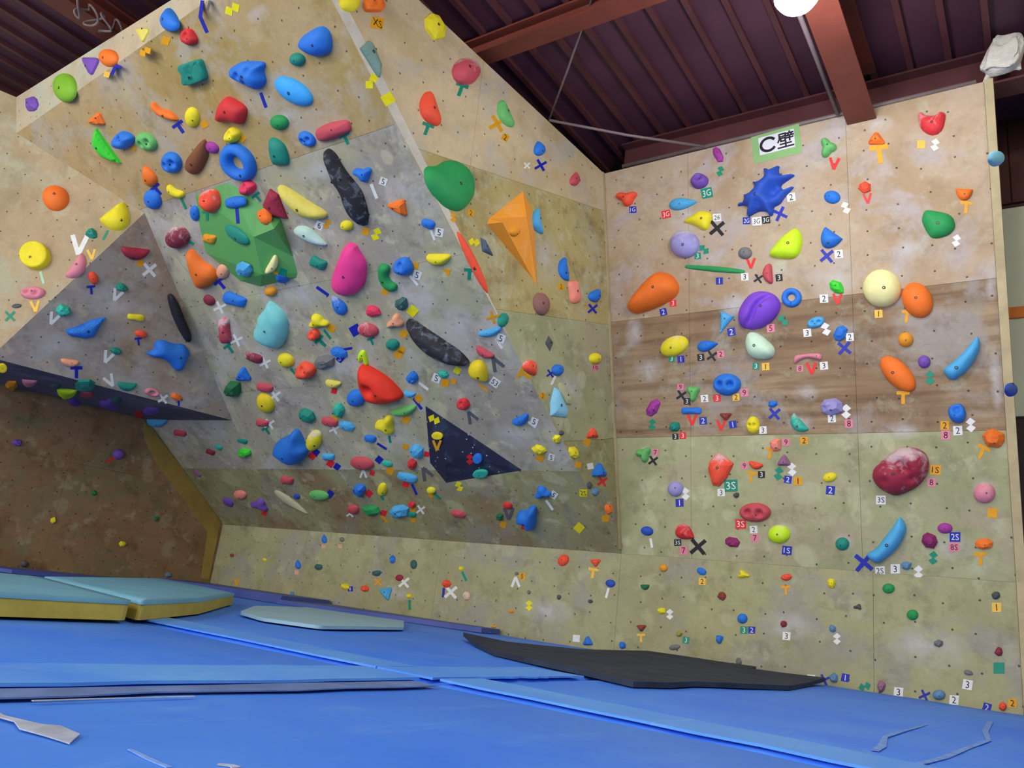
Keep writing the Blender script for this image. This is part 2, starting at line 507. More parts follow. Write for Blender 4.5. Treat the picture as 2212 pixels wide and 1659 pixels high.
def ibeam(name, a, b, zb, zt, w, mat, label, axis):
    """steel I-beam along x or y: bottom flange, web, top flange"""
    root = bpy.data.objects.new(name, None); COL.objects.link(root)
    tag(root, label, 'beam', 'steel roof beams')
    (x0, y0), (x1, y1) = a, b
    root.location = (x0, y0, zb)
    L = (x1 - x0) if axis == 'x' else (y1 - y0)
    def bb(n, d0, d1, z0, z1):
        if axis == 'x': return box(n, (0, d0, z0), (L, d1, z1), mat, root)
        return box(n, (d0, 0, z0), (d1, L, z1), mat, root)
    h = zt - zb
    bb('flange', -w / 2, w / 2, 0, 0.016)
    bb('web', -0.006, 0.006, 0.016, h - 0.016)
    bb('flange', -w / 2, w / 2, h - 0.016, h)
    return root


ZR = ZDECK - 0.036
yb = pB[1] + 0.2
ibeam('roof_beam', (-0.895, -3.0), (-0.895, pB[1] + 0.02), 3.53 + HC, ZR, 0.19, MT['beam'], 'red-brown steel roof beam that runs into the top of the wall marked C', 'y')
ibeam('roof_beam', (-2.85, yb), (2.2, yb), 3.66 + HC, ZR, 0.18, MT['beam_dark'], 'dark steel roof beam lying along the top of the wall marked C', 'x')
ibeam('roof_beam', (-9.0, 3.6), (-1.0, 3.6), 3.6 + HC + 0.19, ZR, 0.14, MT['beam'], 'steel roof beam crossing behind the lamp above the prow', 'x')
ibeam('roof_beam', (-5.64, -4.0), (-5.64, 3.5), 3.74 + HC, ZR, 0.2, MT['beam'], 'red-brown steel roof beam above the lip of the overhang with coiled cable', 'y')
ibeam('roof_beam', (-1.0, 3.6), (2.2, 3.6), 3.6 + HC + 0.19, ZR, 0.14, MT['beam_dark'], 'steel roof beam beyond the lamp above the right wall', 'x')
# pipes and cables
tag(tube('conduit_pipe', [(-2.8, yb - 0.12, 3.68 + HC), (-1.2, yb - 0.12, 3.68 + HC), (-0.2, yb - 0.12, 3.68 + HC)], 0.02, MT['pipe']), 'grey conduit pipe running along the top of the wall marked C', 'pipe')
tag(tube('conduit_pipe', [(-1.04, 3.2, 3.6 + HC), (-1.04, 4.2, 3.6 + HC), (-1.04, 5.0, 3.6 + HC)], 0.016, MT['pipe']), 'thin grey conduit clipped beside the red-brown beam from the lamp', 'pipe')
rp = PR.hit(1186, 262); rc = PC.hit(1525, 322)
tag(tube('brace_rod', [rp + np.array([0.0, 0.0, 0.01]), (rp + rc) / 2, rc + np.array([0, -0.02, 0.01])], 0.011, MT['pipe']), 'thin steel rod from the prow top to the wall marked C', 'rod')
z4 = Plane([0, 0, ZR - 0.02], [0, 0, -1])
c0, c1 = rp + np.array([0, 0, 0.02]), z4.hit(1278, 0)
tag(tube('hanging_cable', [c0, c0 * 0.5 + c1 * 0.5 + np.array([0.0, 0, -0.03]), c1, c1 + np.array([0.3, -1.2, 0.0])], 0.008, MT['cable']), 'thin cable rising from the prow top to the roof deck', 'cable')
bx = -5.53
ck = [(bx + 0.06, 0.6, 3.735 + HC), (bx + 0.06, 1.75, 3.725 + HC)]
for k in range(110):
    t = k / 109 * 7 * math.pi
    ck.append((bx + 0.05 + 0.07 * math.sin(t) + 0.03 * math.sin(1.7 * t), 1.76 + 0.0032 * k + 0.03 * math.cos(2.1 * t), 3.70 + HC + 0.06 * math.cos(t)))
tag(tube('coiled_cable', ck, 0.009, MT['cable'], n=6), 'grey cable coiled under the red-brown beam above the overhang lip', 'cable')

# ------------------------------------------------------------------ lamps
m_lamp, nt, bs = new_mat('lamp_glow')
bs.inputs['Emission Color'].default_value = (0.93, 0.96, 1.0, 1)
bs.inputs['Emission Strength'].default_value = 14.0
bs.inputs['Base Color'].default_value = (0.9, 0.9, 0.9, 1)
MT['lamp_cap'] = plain('lamp_housing', (150, 150, 156), 0.4, 0.5)


def lathe(name, prof, mat, parent, n=24):
    vs_, fs = [], []
    for r, z in prof:
        for k in range(n):
            t = 2 * math.pi * k / n
            vs_.append((r * math.cos(t), r * math.sin(t), z))
    for i in range(len(prof) - 1):
        for k in range(n):
            k2 = (k + 1) % n
            fs.append((i * n + k, i * n + k2, (i + 1) * n + k2, (i + 1) * n + k))
    return link(name, mesh(name, vs_, fs, mat, True), None, parent)


for i, (p, w) in enumerate(LAMPS):
    if i:
        ld = bpy.data.lights.new('lamp_light', 'POINT')
        ld.energy = w; ld.shadow_soft_size = 0.17; ld.color = (1.0, 0.97, 0.92)
        lo = bpy.data.objects.new('lamp_light', ld); COL.objects.link(lo); lo.location = (p[0], p[1], p[2] + HC)
        continue
    root = bpy.data.objects.new('high_bay_lamp', None); COL.objects.link(root)
    root.location = (p[0], p[1], p[2] + HC - 0.15)
    tag(root, 'bright white high-bay lamp hanging under the roof deck beside the red-brown beam', 'lamp')
    lathe('lamp_globe', [(0.0, -0.13), (0.05, -0.125), (0.09, -0.1), (0.115, -0.06), (0.12, 0.0), (0.1, 0.05)], m_lamp, root)
    lathe('lamp_housing', [(0.125, 0.04), (0.11, 0.07), (0.06, 0.1), (0.05, 0.16), (0.0, 0.16)], MT['lamp_cap'], root)
    tube('stem', [(0, 0, 0.16), (0, 0, ZDECK - root.location.z - 0.036)], 0.012, MT['lamp_cap'], root)
    ld = bpy.data.lights.new('lamp_light', 'POINT')
    ld.energy = w; ld.shadow_soft_size = 0.17; ld.color = (1.0, 0.97, 0.92)
    lo = bpy.data.objects.new('lamp_light', ld); COL.objects.link(lo)
    ld.color = (0.95, 0.96, 1.0); lo.parent = root; lo.location = (0, 0, -0.3)

# ------------------------------------------------------------------ what lies beyond the free edge of wall C
MT['bg_dark'] = plain('boards_dark_brown', (74, 40, 34), 0.6, var=0.25, scale=2)
MT['bg_pale'] = plain('panel_pale_green', (206, 208, 176), 0.6, var=0.08, scale=1.2)
MT['bg_orange'] = plain('strip_orange', (214, 118, 40), 0.5)
MT['bg_clutter'] = plain('boards_black_brown', (60, 48, 44), 0.7)  # even black-brown standing in for the dark clutter below the pale panels
bw = box('wall_back', (-11, 6.1, -0.25), (3.2, 6.2, ZDECK), MT['bg_dark']); tag(bw, kind='structure')
for k in range(6):
    box('board', (-0.35 + k * 0.3, 6.07, 3.25 + HC), (-0.06 + k * 0.3, 6.1, ZDECK - 0.05), MT['bg_dark'], bw)
for k in range(3):
    box('panel', (-0.3 + k * 0.45, 6.055, 1.62 + HC), (0.14 + k * 0.45, 6.1, 3.2 + HC), MT['bg_pale'], bw)
box('rail', (-0.35, 6.03, 2.33 + HC), (1.2, 6.055, 2.41 + HC), MT['bg_orange'], bw)
box('panel', (-0.35, 6.055, 0.0), (1.2, 6.1, 1.6 + HC), MT['bg_clutter'], bw)
tag(box('wall_hall_right', (3.1, -6, -0.25), (3.2, 6.1, ZDECK), MT['bg_pale']), kind='structure')
tag(box('wall_hall_left', (-11, -6, -0.25), (-10.9, 6.1, ZDECK), MT['bg_pale']), kind='structure')

# white bundle lodged under the beam at the wall corner
MT['bundle'] = plain('crumpled_white', (214, 208, 196), 0.9, var=0.12, scale=14, bump=0.01)
bc = ray(2170, 118); bc = CAM + bc * ((pB[1] + 0.02) / bc[1])
bm = bmesh.new(); bmesh.ops.create_icosphere(bm, subdivisions=4, radius=1)
rs = np.random.RandomState(3)
lump = rs.normal(size=(60, 3)); lump /= np.linalg.norm(lump, axis=1)[:, None]
amp = rs.uniform(-1, 1, 60)
for v in bm.verts:
    c = np.array(v.co)
    k = 1 + 0.42 * sum(math.exp(-9 * np.sum((c - l) ** 2)) * a_ for l, a_ in zip(lump[:20], amp)) + 0.3 * sum(math.exp(-34 * np.sum((c - l) ** 2)) * a_ for l, a_ in zip(lump[20:], amp[20:]))
    cc = np.sign(c) * np.abs(c) ** 0.55 * k
    v.co = (cc[0] * 0.1 + cc[2] * 0.03, cc[1] * 0.06, cc[2] * 0.13)
me = bpy.data.meshes.new('white_bundle'); bm.to_mesh(me); bm.free(); me.materials.append(MT['bundle'])
me.polygons.foreach_set('use_smooth', [False] * len(me.polygons))
wb = link('white_bundle', me); wb.location = tuple(bc)
tag(wb, 'crumpled white bundle stuffed under the roof beam above the corner of the wall marked C', 'bundle')
# ------------------------------------------------------------------ floor and mats
tag(box('floor', (-11, -6, -0.30), (3.2, 6.3, -0.25), plain('floor_concrete', (120, 118, 114), 0.8)), kind='structure')


def mat_vinyl(name, c, c2, cl):
    m, nt, b = new_mat(name)
    tc = nd(nt, 'ShaderNodeTexCoord').outputs['Object']
    mp = nd(nt, 'ShaderNodeMapping'); nt.links.new(tc, mp.inputs[0]); mp.inputs[3].default_value = (1, 1, 0.2)
    n1 = noise(nt, mp.outputs[0], 1.4, 5, 0.65, 0.5)
    mp2 = nd(nt, 'ShaderNodeMapping'); nt.links.new(tc, mp2.inputs[0]); mp2.inputs[3].default_value = (2.2, 0.6, 1)
    n2 = noise(nt, mp2.outputs[0], 4.5, 6, 0.75, 0.6)
    col = mixc(nt, ramp(nt, n1, 0.35, 0.65), s2l(c), s2l(c2))
    col = mixc(nt, ramp(nt, n2, 0.55, 0.8, 0, 0.55), col, s2l(cl))
    nt.links.new(col, b.inputs['Base Color'])
    b.inputs['Roughness'].default_value = 0.5
    b.inputs['Specular IOR Level'].default_value = 0.35
    bp = nd(nt, 'ShaderNodeBump'); bp.inputs['Strength'].default_value = 0.3; bp.inputs['Distance'].default_value = 0.02
    nt.links.new(n1, bp.inputs['Height']); nt.links.new(bp.outputs[0], b.inputs['Normal'])
    return m


MT['vinyl'] = mat_vinyl('vinyl_blue', (58, 130, 255), (80, 150, 255), (124, 178, 255))
MT['vinyl_flap'] = mat_vinyl('vinyl_blue_bright', (80, 152, 255), (104, 174, 255), (150, 202, 255))
MT['vinyl_dark'] = mat_vinyl('vinyl_blue_dark', (70, 84, 150), (84, 98, 168), (96, 112, 176))
MT['velcro'] = plain('velcro_grey', (104, 130, 184), 0.9, var=0.2, scale=8)
MT['scuff'] = plain('scuffed_backing', (176, 186, 206), 0.8, var=0.2, scale=20)
MT['chalkline'] = plain('chalk_line', (122, 162, 232), 0.9, var=0.25, scale=30)
XS, YS = -1.6, 2.0


def crash_mat(lo, hi, label):
    bm = bmesh.new()
    nx, ny = 14, 14
    r2 = np.random.RandomState(int(abs(lo[0] * 100)) + 5)
    def zz(i, j):
        e = min(i, nx - i, j, ny - j)
        return -0.012 if e == 0 else (-0.004 if e == 1 else 0.0) + 0.004 * r2.rand()
    def co(i, j):
        def m(a, n):
            t = a / n
            return 0.006 if a == 1 else (0.994 if a == n - 1 else t)
        return (lo[0] + (hi[0] - lo[0]) * m(i, nx), lo[1] + (hi[1] - lo[1]) * m(j, ny))
    g = [[bm.verts.new((*co(i, j), zz(i, j))) for j in range(ny + 1)] for i in range(nx + 1)]
    for i in range(nx):
        for j in range(ny):
            bm.faces.new((g[i][j], g[i + 1][j], g[i + 1][j + 1], g[i][j + 1]))
    rim = [g[i][0] for i in range(nx + 1)] + [g[nx][j] for j in range(1, ny + 1)] + [g[i][ny] for i in range(nx - 1, -1, -1)] + [g[0][j] for j in range(ny - 1, 0, -1)]
    low = [bm.verts.new((v.co.x, v.co.y, -0.25)) for v in rim]
    for k in range(len(rim)):
        k2 = (k + 1) % len(rim)
        bm.faces.new((rim[k], low[k], low[k2], rim[k2]))
    bm.faces.new(low[::-1])
    me = bpy.data.meshes.new('crash_mat'); bm.to_mesh(me); bm.free()
    me.polygons.foreach_set('use_smooth', [True] * len(me.polygons))
    o = link('crash_mat', me, MT['vinyl'])
    return tag(o, label, 'mat', 'blue crash mats')


G_ = 0.006
m_nw = crash_mat((-7.84, YS + G_), (XS - G_, DW - 0.03), 'blue vinyl crash mat under the central overhang with thin mats lying on it')
m_ne = crash_mat((XS + G_, YS + G_), (2.6, DW - 0.03), 'blue vinyl crash mat below the wall marked C with the black rubber sheet')
m_sw = crash_mat((-7.84, -2.5), (XS - G_, YS - G_), 'blue vinyl crash mat in front of the yellow-sided folding mat')
m_se = crash_mat((XS + G_, -2.5), (2.6, YS - G_), 'blue vinyl crash mat with a torn grey patch in its cover')


def flat(name, pts, z, th, mat, parent=None):
    pl_ = Plane([0, 0, z], [0, 0, 1]); pl_.n = np.array([0, 0, 1.0]); pl_.u = np.array([1.0, 0, 0]); pl_.v = np.array([0, 1.0, 0])
    return prism(name, pl_, [(p[0], p[1]) for p in pts], 0.0, th, mat, parent)


def strip_pts(c, half, n, horiz, jit, seed):
    r3 = np.random.RandomState(seed)
    return c, half, n, horiz, jit, r3


def flap(name, a0, a1, c0, c1, axis, parent, mat, seed, z=0.004, th=0.007):
    r3 = np.random.RandomState(seed)
    n = 24
    A = [(a0 + (a1 - a0) * k / n, c0 + r3.uniform(-0.01, 0.01)) for k in range(n + 1)]
    B = [(a0 + (a1 - a0) * k / n, c1 + r3.uniform(-0.012, 0.012)) for k in range(n + 1)]
    pts = A + B[::-1]
    if axis == 'y': pts = [(q, p) for p, q in pts]
    return flat(name, pts, z, th, mat, parent)


flap('seam_flap', -2.4, YS - 0.03, XS - 0.27, XS - 0.015, 'y', m_sw, MT['vinyl_flap'], 1)
flap('seam_flap', YS + 0.02, 3.0, XS - 0.25, XS - 0.015, 'y', m_nw, MT['vinyl_flap'], 2)
flap('seam_flap', -7.7, XS - 0.26, YS + 0.02, YS + 0.24, 'x', m_nw, MT['vinyl_flap'], 3)
flap('seam_flap', XS + 0.01, 2.4, YS + 0.02, YS + 0.26, 'x', m_ne, MT['vinyl_flap'], 4)
flap('velcro_strip', -2.4, YS - 0.1, XS + 0.02, XS + 0.1, 'y', m_se, MT['velcro'], 5, 0.004, 0.003)
zm = Plane([0, 0, 0.004], [0, 0, 1])
flat('torn_patch', [zm.hit(*q) for q in [(-20, 1532), (10, 1548), (60, 1560), (92, 1567), (130, 1570), (172, 1588), (150, 1608), (100, 1592), (42, 1576), (30, 1560), (-20, 1546)]], 0.004, 0.002, MT['scuff'], m_se)


def line_on_mat(pts, w, parent, mat='chalkline'):
    P = [zm.hit(*q)[:2] for q in pts]
    L, R_ = [], []
    for i, p in enumerate(P):
        d = nrm(P[min(i + 1, len(P) - 1)] - P[max(i - 1, 0)])
        nn = np.array([-d[1], d[0]]) * w * (0.6 + 0.8 * random.random())
        L.append(p + nn); R_.append(p - nn)
    flat('scuff_mark', L + R_[::-1], 0.004, 0.0015, MT[mat], parent)


line_on_mat([(1870, 1626), (1895, 1640), (1930, 1652)], 0.01, m_ne)
line_on_mat([(2000, 1566), (1950, 1580), (1912, 1592), (1905, 1612), (1890, 1622)], 0.01, m_ne)
line_on_mat([(1980, 1652), (2040, 1637), (2090, 1616), (2135, 1600), (2128, 1580), (2140, 1558)], 0.009, m_ne)
line_on_mat([(280, 1620), (320, 1640), (365, 1659)], 0.004, m_se)
line_on_mat([(70, 1515), (160, 1512), (300, 1508), (420, 1505)], 0.003, m_se, 'scuff')
line_on_mat([(470, 1652), (500, 1655), (510, 1659)], 0.006, m_se, 'scuff')
line_on_mat([(0, 1440), (30, 1455), (70, 1462)], 0.02, m_sw, 'chalkline')

# dark blue pads along the foot of the wall
def pad(name, pts, z, th, mat, label, cat, group=None, bev=0.01):
    o = flat(name, pts, z, th, mat)
    return tag(o, label, cat, group)


pad('foot_pad', [(-7.84, 4.95), (-5.85, 4.95), (-5.85, 5.56), (-7.84, 5.56)], 0.0045, 0.072, MT['vinyl_dark'], 'thick dark blue pad at the foot of the kickboard by the brown wall', 'pad', 'dark blue foot pads')
pad('foot_pad', [(-5.84, 4.9), (-3.8, 5.3), (-3.8, 5.56), (-5.84, 5.56)], 0.0045, 0.038, MT['vinyl_dark'], 'thin dark blue pad at the foot of the kickboard beyond the pale blue mat', 'pad', 'dark blue foot pads')
pad('foot_pad', [(-7.97, 3.0), (-7.2, 3.2), (-7.3, 4.9), (-7.84, 4.9)], 0.0045, 0.03, MT['vinyl_dark'], 'dark blue pad at the foot of the brown side wall', 'pad', 'dark blue foot pads')

# folding mat: yellow foam sections with a light blue cover
MT['foam'] = plain('foam_yellow', (206, 184, 84), 0.8, 0.2, var=0.12, scale=7, bump=0.003)
MT['cover'] = plain('cover_light_blue', (116, 178, 204), 0.55, 0.35, var=0.1, scale=3)
MT['thin_pale'] = plain('mat_pale_blue', (160, 200, 214), 0.6, 0.3, var=0.06, scale=3)
MT['rubber'] = plain('rubber_black', (52, 60, 76), 0.75, 0.25, var=0.25, scale=5, bump=0.003)
fm = bpy.data.objects.new('folding_mat', None); COL.objects.link(fm); fm.location = (-4.2, 2.2, 0.0125)
tag(fm, 'folding mat with yellow foam sides and light blue cover on the blue mats', 'mat')


def rounded(pts, r=0.12):
    out = []
    n = len(pts)
    for i in range(n):
        p, a, b = np.array(pts[i]), np.array(pts[i - 1]), np.array(pts[(i + 1) % n])
        da, db = nrm(a - p) * r, nrm(b - p) * r
        for t in (0, 0.25, 0.5, 0.75, 1):
            out.append(tuple((1 - t) ** 2 * (p + da) + 2 * t * (1 - t) * p + t * t * (p + db)))
    return out


def section(pts, zt, lift):
    pts = [(p[0] + 4.2, p[1] - 2.2) for p in pts]
    rp_ = rounded(pts, 0.06)
    s = flat('foam_section', rp_, 0.0, zt, MT['foam'], fm)
    c0 = np.mean(np.array(rp_), axis=0)
    big = [tuple(c0 + (np.array(p) - c0) * 1.004) for p in rp_]
    n = len(big)
    verts = [(*p, zt - 0.012) for p in big] + [(*p, zt + 0.004) for p in big]
    for k in (0.9, 0.6, 0.3):
        verts += [(*(c0 + (np.array(p) - c0) * k), zt + 0.006 + lift * (1 - k * k)) for p in big]
    verts.append((*c0, zt + 0.006 + lift))
    fs = []
    for r_ in range(4):
        for i in range(n):
            j = (i + 1) % n
            fs.append((r_ * n + i, r_ * n + j, (r_ + 1) * n + j, (r_ + 1) * n + i))
    fs += [(4 * n + i, 4 * n + (i + 1) % n, 5 * n) for i in range(n)]
    cv = mesh('cover', verts, fs, MT['cover'], True)
    link('cover', cv, None, s)


section([(-2.75, 0.3), (-3.09, 1.86), (-4.76, 2.26), (-4.6, 0.3)], 0.074, 0.008)
section([(-3.11, 1.91), (-3.72, 2.62), (-4.96, 3.76), (-5.95, 4.14), (-7.05, 4.45), (-4.8, 2.31)], 0.074, 0.012)

tp = [(-4.66, 3.72), (-5.1, 4.6), (-4.2, 4.8), (-3.49, 4.0), (-3.19, 2.99), (-3.5, 2.86), (-3.9, 3.02)]
pad('thin_mat', rounded(tp, 0.05), 0.012, 0.018, MT['thin_pale'], 'thin pale blue mat lying flat beside the yellow-sided folding mat', 'mat')
# black rubber sheet, its rear edge curled up against the wall
bk = [(-3.1, 4.13), (-2.84, 4.25), (-2.55, 4.7), (-2.5, 5.2), (-2.44, 5.5), (-2.2, 5.52), (-1.9, 5.5), (-1.66, 5.53), (-1.62, 5.3), (-1.42, 5.35), (-1.2, 5.45), (-1.17, 4.9), (-1.12, 4.3), (-1.22, 3.9), (-1.32, 3.5), (-1.31, 3.2), (-1.36, 2.95), (-1.7, 3.1), (-2.0, 3.2), (-2.27, 3.3), (-2.7, 3.72)]
bo = flat('rubber_sheet', bk, 0.006, 0.022, MT['rubber'])
for v in bo.data.vertices:
    yy = v.co.y
    v.co.z += 0.02 * max(0, (yy - 4.9) / 0.6) + (0.02 if v.co.x < -3.0 else 0)
tag(bo, 'ragged black rubber sheet spread on the mat against the kickboard', 'sheet')

# ------------------------------------------------------------------ hold colours
HC_ = {
    'red': ((205, 42, 48), 'red'), 'rose': ((190, 72, 84), 'rose-red'), 'crimson': ((150, 30, 58), 'crimson'), 'maroon': ((130, 38, 58), 'maroon'),
    'pinkred': ((222, 50, 88), 'pinkish red'), 'redor': ((240, 78, 48), 'orange-red'), 'scarlet': ((226, 44, 20), 'scarlet'), 'orange': ((250, 112, 28), 'orange'), 'amber': ((222, 146, 30), 'amber'),
    'yellow': ((228, 212, 30), 'yellow'), 'mustard': ((222, 196, 20), 'golden yellow'), 'dull': ((214, 200, 90), 'dull yellow'), 'lime': ((196, 244, 24), 'lime yellow'), 'limeg': ((118, 172, 36), 'lime green'),
    'green': ((28, 142, 74), 'green'), 'dkgreen': ((22, 104, 60), 'dark green'), 'pgreen': ((100, 178, 98), 'pale green'), 'bgreen': ((52, 204, 44), 'bright green'),
    'teal': ((14, 132, 114), 'teal'), 'turq': ((44, 174, 152), 'turquoise'), 'dkteal': ((48, 92, 90), 'dark teal'), 'aqua': ((122, 206, 206), 'aqua'), 'sky': ((74, 164, 216), 'sky blue'), 'vivid': ((52, 160, 244), 'vivid light blue'),
    'lblue': ((134, 200, 230), 'light blue'), 'blue': ((30, 112, 208), 'blue'), 'dkblue': ((28, 74, 176), 'dark blue'), 'bgrey': ((92, 134, 170), 'blue-grey'), 'purple': ((112, 72, 166), 'purple'),
    'violet': ((122, 66, 200), 'violet'), 'lav': ((150, 144, 200), 'lavender'), 'magenta': ((156, 52, 146), 'magenta'), 'plum': ((132, 28, 92), 'plum'), 'mauve': ((142, 98, 128), 'mauve'), 'pink': ((214, 130, 146), 'pink'),
    'hot': ((255, 58, 142), 'hot pink'), 'salmon': ((244, 138, 118), 'salmon'), 'peach': ((230, 160, 124), 'peach'), 'brown': ((124, 70, 40), 'brown'), 'mbrown': ((140, 96, 90), 'mauve-brown'), 'redbrown': ((140, 60, 54), 'red-brown'),
    'grey': ((112, 112, 112), 'grey'), 'dkgrey': ((74, 78, 80), 'dark grey'), 'stone': ((108, 138, 128), 'grey-green'), 'slate': ((70, 90, 112), 'slate blue'), 'black': ((26, 25, 34), 'black'),
    'cream': ((236, 228, 160), 'pale yellow'), 'mint': ((196, 226, 198), 'pale mint'), 'paleaq': ((178, 208, 198), 'pale aqua'), 'olive': ((146, 142, 60), 'olive'), 'polive': ((176, 176, 142), 'pale olive'), 'beige': ((216, 186, 166), 'beige'), 'white': ((226, 222, 218), 'whitish'),
}
VOLC = {'volgreen': (92, 168, 90), 'volorange': (250, 162, 52), 'navy': (36, 34, 64)}


def hold_mat(key, chalk=False, c=None):
    name = 'hold_' + key + ('_chalked' if chalk else '')
    if name in MT: return MT[name]
    m, nt, b = new_mat(name)
    l = tuple(min(0.97, x * 1.15 + 0.012) for x in s2l(c or HC_[key][0]))
    tc = nd(nt, 'ShaderNodeTexCoord').outputs['Object']
    n1 = noise(nt, tc, 12, 3, 0.6)
    col = mixc(nt, ramp(nt, n1, 0.3, 0.75), tuple(x * 0.9 for x in l), tuple(min(1, x * 1.06) for x in l))
    if chalk:
        n2 = noise(nt, tc, 9 if key != 'black' else 16, 4, 0.65, 0.6)
        sp = nd(nt, 'ShaderNodeSeparateXYZ'); nt.links.new(tc, sp.inputs[0])
        up = ramp(nt, sp.outputs[1], -0.05, 0.09, -0.08 if key != 'black' else -0.02, 0.12 if key != 'black' else -0.02)
        col = mixc(nt, ramp(nt, math_(nt, 'ADD', n2, up), 0.5, 0.7, 0.0, 0.7 if key != 'black' else 0.5), col, s2l((222, 212, 214) if key != 'black' else (150, 168, 186)))
    nt.links.new(col, b.inputs['Base Color'])
    b.inputs['Roughness'].default_value = 0.62
    b.inputs['Specular IOR Level'].default_value = 0.3
    bp = nd(nt, 'ShaderNodeBump'); bp.inputs['Strength'].default_value = 0.25; bp.inputs['Distance'].default_value = 0.004
    nt.links.new(noise(nt, tc, 60, 2), bp.inputs['Height']); nt.links.new(bp.outputs[0], b.inputs['Normal'])
    MT[name] = m
    return m


FACE = {'M': PM, 'C': PC, 'K': PK, 'R': PR, 'L': PL, 'G': PG, 'B': PB, 'W': PW, 'F': PF, 'T': PT}
FNAME = {'M': 'the central overhang', 'C': 'the wall marked C', 'K': 'the kickboard', 'R': 'the prow side', 'L': 'the upright corner facet', 'G': 'the grey undercut facet', 'B': 'the dark roof strip',
         'W': 'the brown side wall', 'F': 'the lip fascia', 'T': 'the edge post', 'V': 'the green volume', 'N': 'the navy volume', 'O': 'the orange pyramid'}
BVH = {}


def local_plane(face, x, y):
    if face in FACE: return FACE[face]
    d = ray(x, y)
    loc, nor, idx, dist = BVH[face].ray_cast(Vector(CAM), Vector(d))
    if loc is None:
        return PM if face != 'O' else PR
    pl_ = Plane(np.array(loc), np.array(nor))
    return pl_


SH = {}   # shape -> (word, height factor, segments, flat)


def outline(shape, w, h, rot, seed=0):
    """outline in image pixels about its centre"""
    rs_ = random.Random(seed * 31 + int(w * 7 + h))
    a, b = w / 2, h / 2
    pts = []
    if shape in ('egg', 'knob', 'disc', 'jug', 'pock', 'ring'):
        N = 24
        pts = [(a * math.cos(t), b * math.sin(t)) for t in [2 * math.pi * k / N for k in range(N)]]
        if shape in ('jug',):
            pts = [(x * (1 + 0.08 * math.sin(2 * math.atan2(y, x) + seed)), y * (1 - 0.06 * math.cos(3 * math.atan2(y, x) + seed))) for x, y in pts]
    elif shape == 'rock':
        N = 9
        for k in range(N):
            t = 2 * math.pi * (k + rs_.uniform(-0.25, 0.25)) / N
            r = rs_.uniform(0.84, 1.12)
            pts.append((a * r * math.cos(t), b * r * math.sin(t)))
    elif shape == 'tear':
        N = 28
        for k in range(N):
            t = 2 * math.pi * k / N
            pts.append((a * math.cos(t), b * 1.18 * math.sin(t) * (0.12 + 0.88 * math.sin(t / 2) ** 1.1)))
    elif shape in ('bean', 'cres'):
        N = 30; k_ = 0.55 if shape == 'bean' else 0.95
        for k in range(N):
            t = 2 * math.pi * k / N
            xx, yy = math.cos(t), math.sin(t)
            e = 0.8 if shape == 'bean' else 0.62
            if shape == 'cres': yy *= (1 - 0.45 * xx * xx)
            pts.append((a * xx, b * (yy * e + k_ * (0.45 - xx * xx) * 0.8)))
    elif shape in ('bar', 'block'):
        N = 28; e = 0.5 if shape == 'bar' else 0.35
        for k in range(N):
            t = 2 * math.pi * k / N
            c, s = math.cos(t), math.sin(t)
            pts.append((a * math.copysign(abs(c) ** e, c), b * math.copysign(abs(s) ** e, s)))
        if shape == 'bar':
            pts = [(x, y * (1 + 0.1 * math.sin(3.2 * x / a + seed))) for x, y in pts]
    elif shape == 'lobe':
        N = 36
        for k in range(N):
            t = 2 * math.pi * k / N
            r = 0.84 + 0.22 * math.cos(3 * t + seed) + 0.05 * math.cos(5 * t + 2 * seed)
            pts.append((a * r * math.cos(t), b * r * math.sin(t)))
    elif shape == 'tri':
        for k in range(3):
            t0 = -math.pi / 2 + 2 * math.pi * k / 3
            for dt in (-0.28, 0.0, 0.28):
                r = 1.12 if dt == 0 else 1.03
                pts.append((a * 1.08 * r * math.cos(t0 + dt * 0.8), b * 1.02 * (r * math.sin(t0 + dt * 0.8) + 0.18)))
    elif shape == 'wedge':
        pts = [(-a, -b * 0.45), (-a * 0.55, -b), (a * 0.5, -b * 0.85), (a, -b * 0.1), (a * 0.75, b * 0.9), (-a * 0.3, b), (-a * 0.95, b * 0.4)]
    elif shape == 'half':
        N = 20
        pts = [(a * math.cos(t), b * 2 * math.sin(t) - b) for t in [math.pi * k / N for k in range(N + 1)]]
        pts = [(x, y) for x, y in pts]
    elif shape == 'diamond':
        pts = [(0, -b), (a, -b * 0.1), (0, b), (-a, -b * 0.1)]
    c, s = math.cos(math.radians(rot)), math.sin(math.radians(rot))
    return [(c * x - s * y, s * x + c * y) for x, y in pts]


WORD = {'egg': 'rounded', 'knob': 'round', 'disc': 'flat disc-shaped', 'jug': 'scooped', 'pock': 'pocketed', 'ring': 'ring-shaped', 'rock': 'faceted', 'tear': 'teardrop', 'bean': 'kidney-shaped', 'cres': 'crescent',
        'bar': 'bar-shaped', 'block': 'ribbed square', 'lobe': 'lobed', 'tri': 'triangular', 'wedge': 'wedge-shaped', 'half': 'half-moon', 'diamond': 'diamond-shaped'}
HF = {'egg': 0.42, 'knob': 0.5, 'disc': 0.3, 'jug': 0.55, 'pock': 0.45, 'rock': 0.45, 'tear': 0.45, 'bean': 0.42, 'cres': 0.42, 'bar': 0.5, 'block': 0.35, 'lobe': 0.45, 'tri': 0.42, 'wedge': 0.42, 'half': 0.5, 'diamond': 0.3}
FLAT = {'rock', 'wedge', 'tri', 'diamond', 'facet'}
CDT = {'bean', 'cres', 'lobe', 'half', 'poly', 'pock', 'jug'}


def resample(poly, step):
    out = []
    n = len(poly)
    for i in range(n):
        p, q = np.array(poly[i]), np.array(poly[(i + 1) % n])
        k = max(1, int(round(np.linalg.norm(q - p) / step)))
        for j in range(k):
            out.append(p + (q - p) * j / k)
    return out


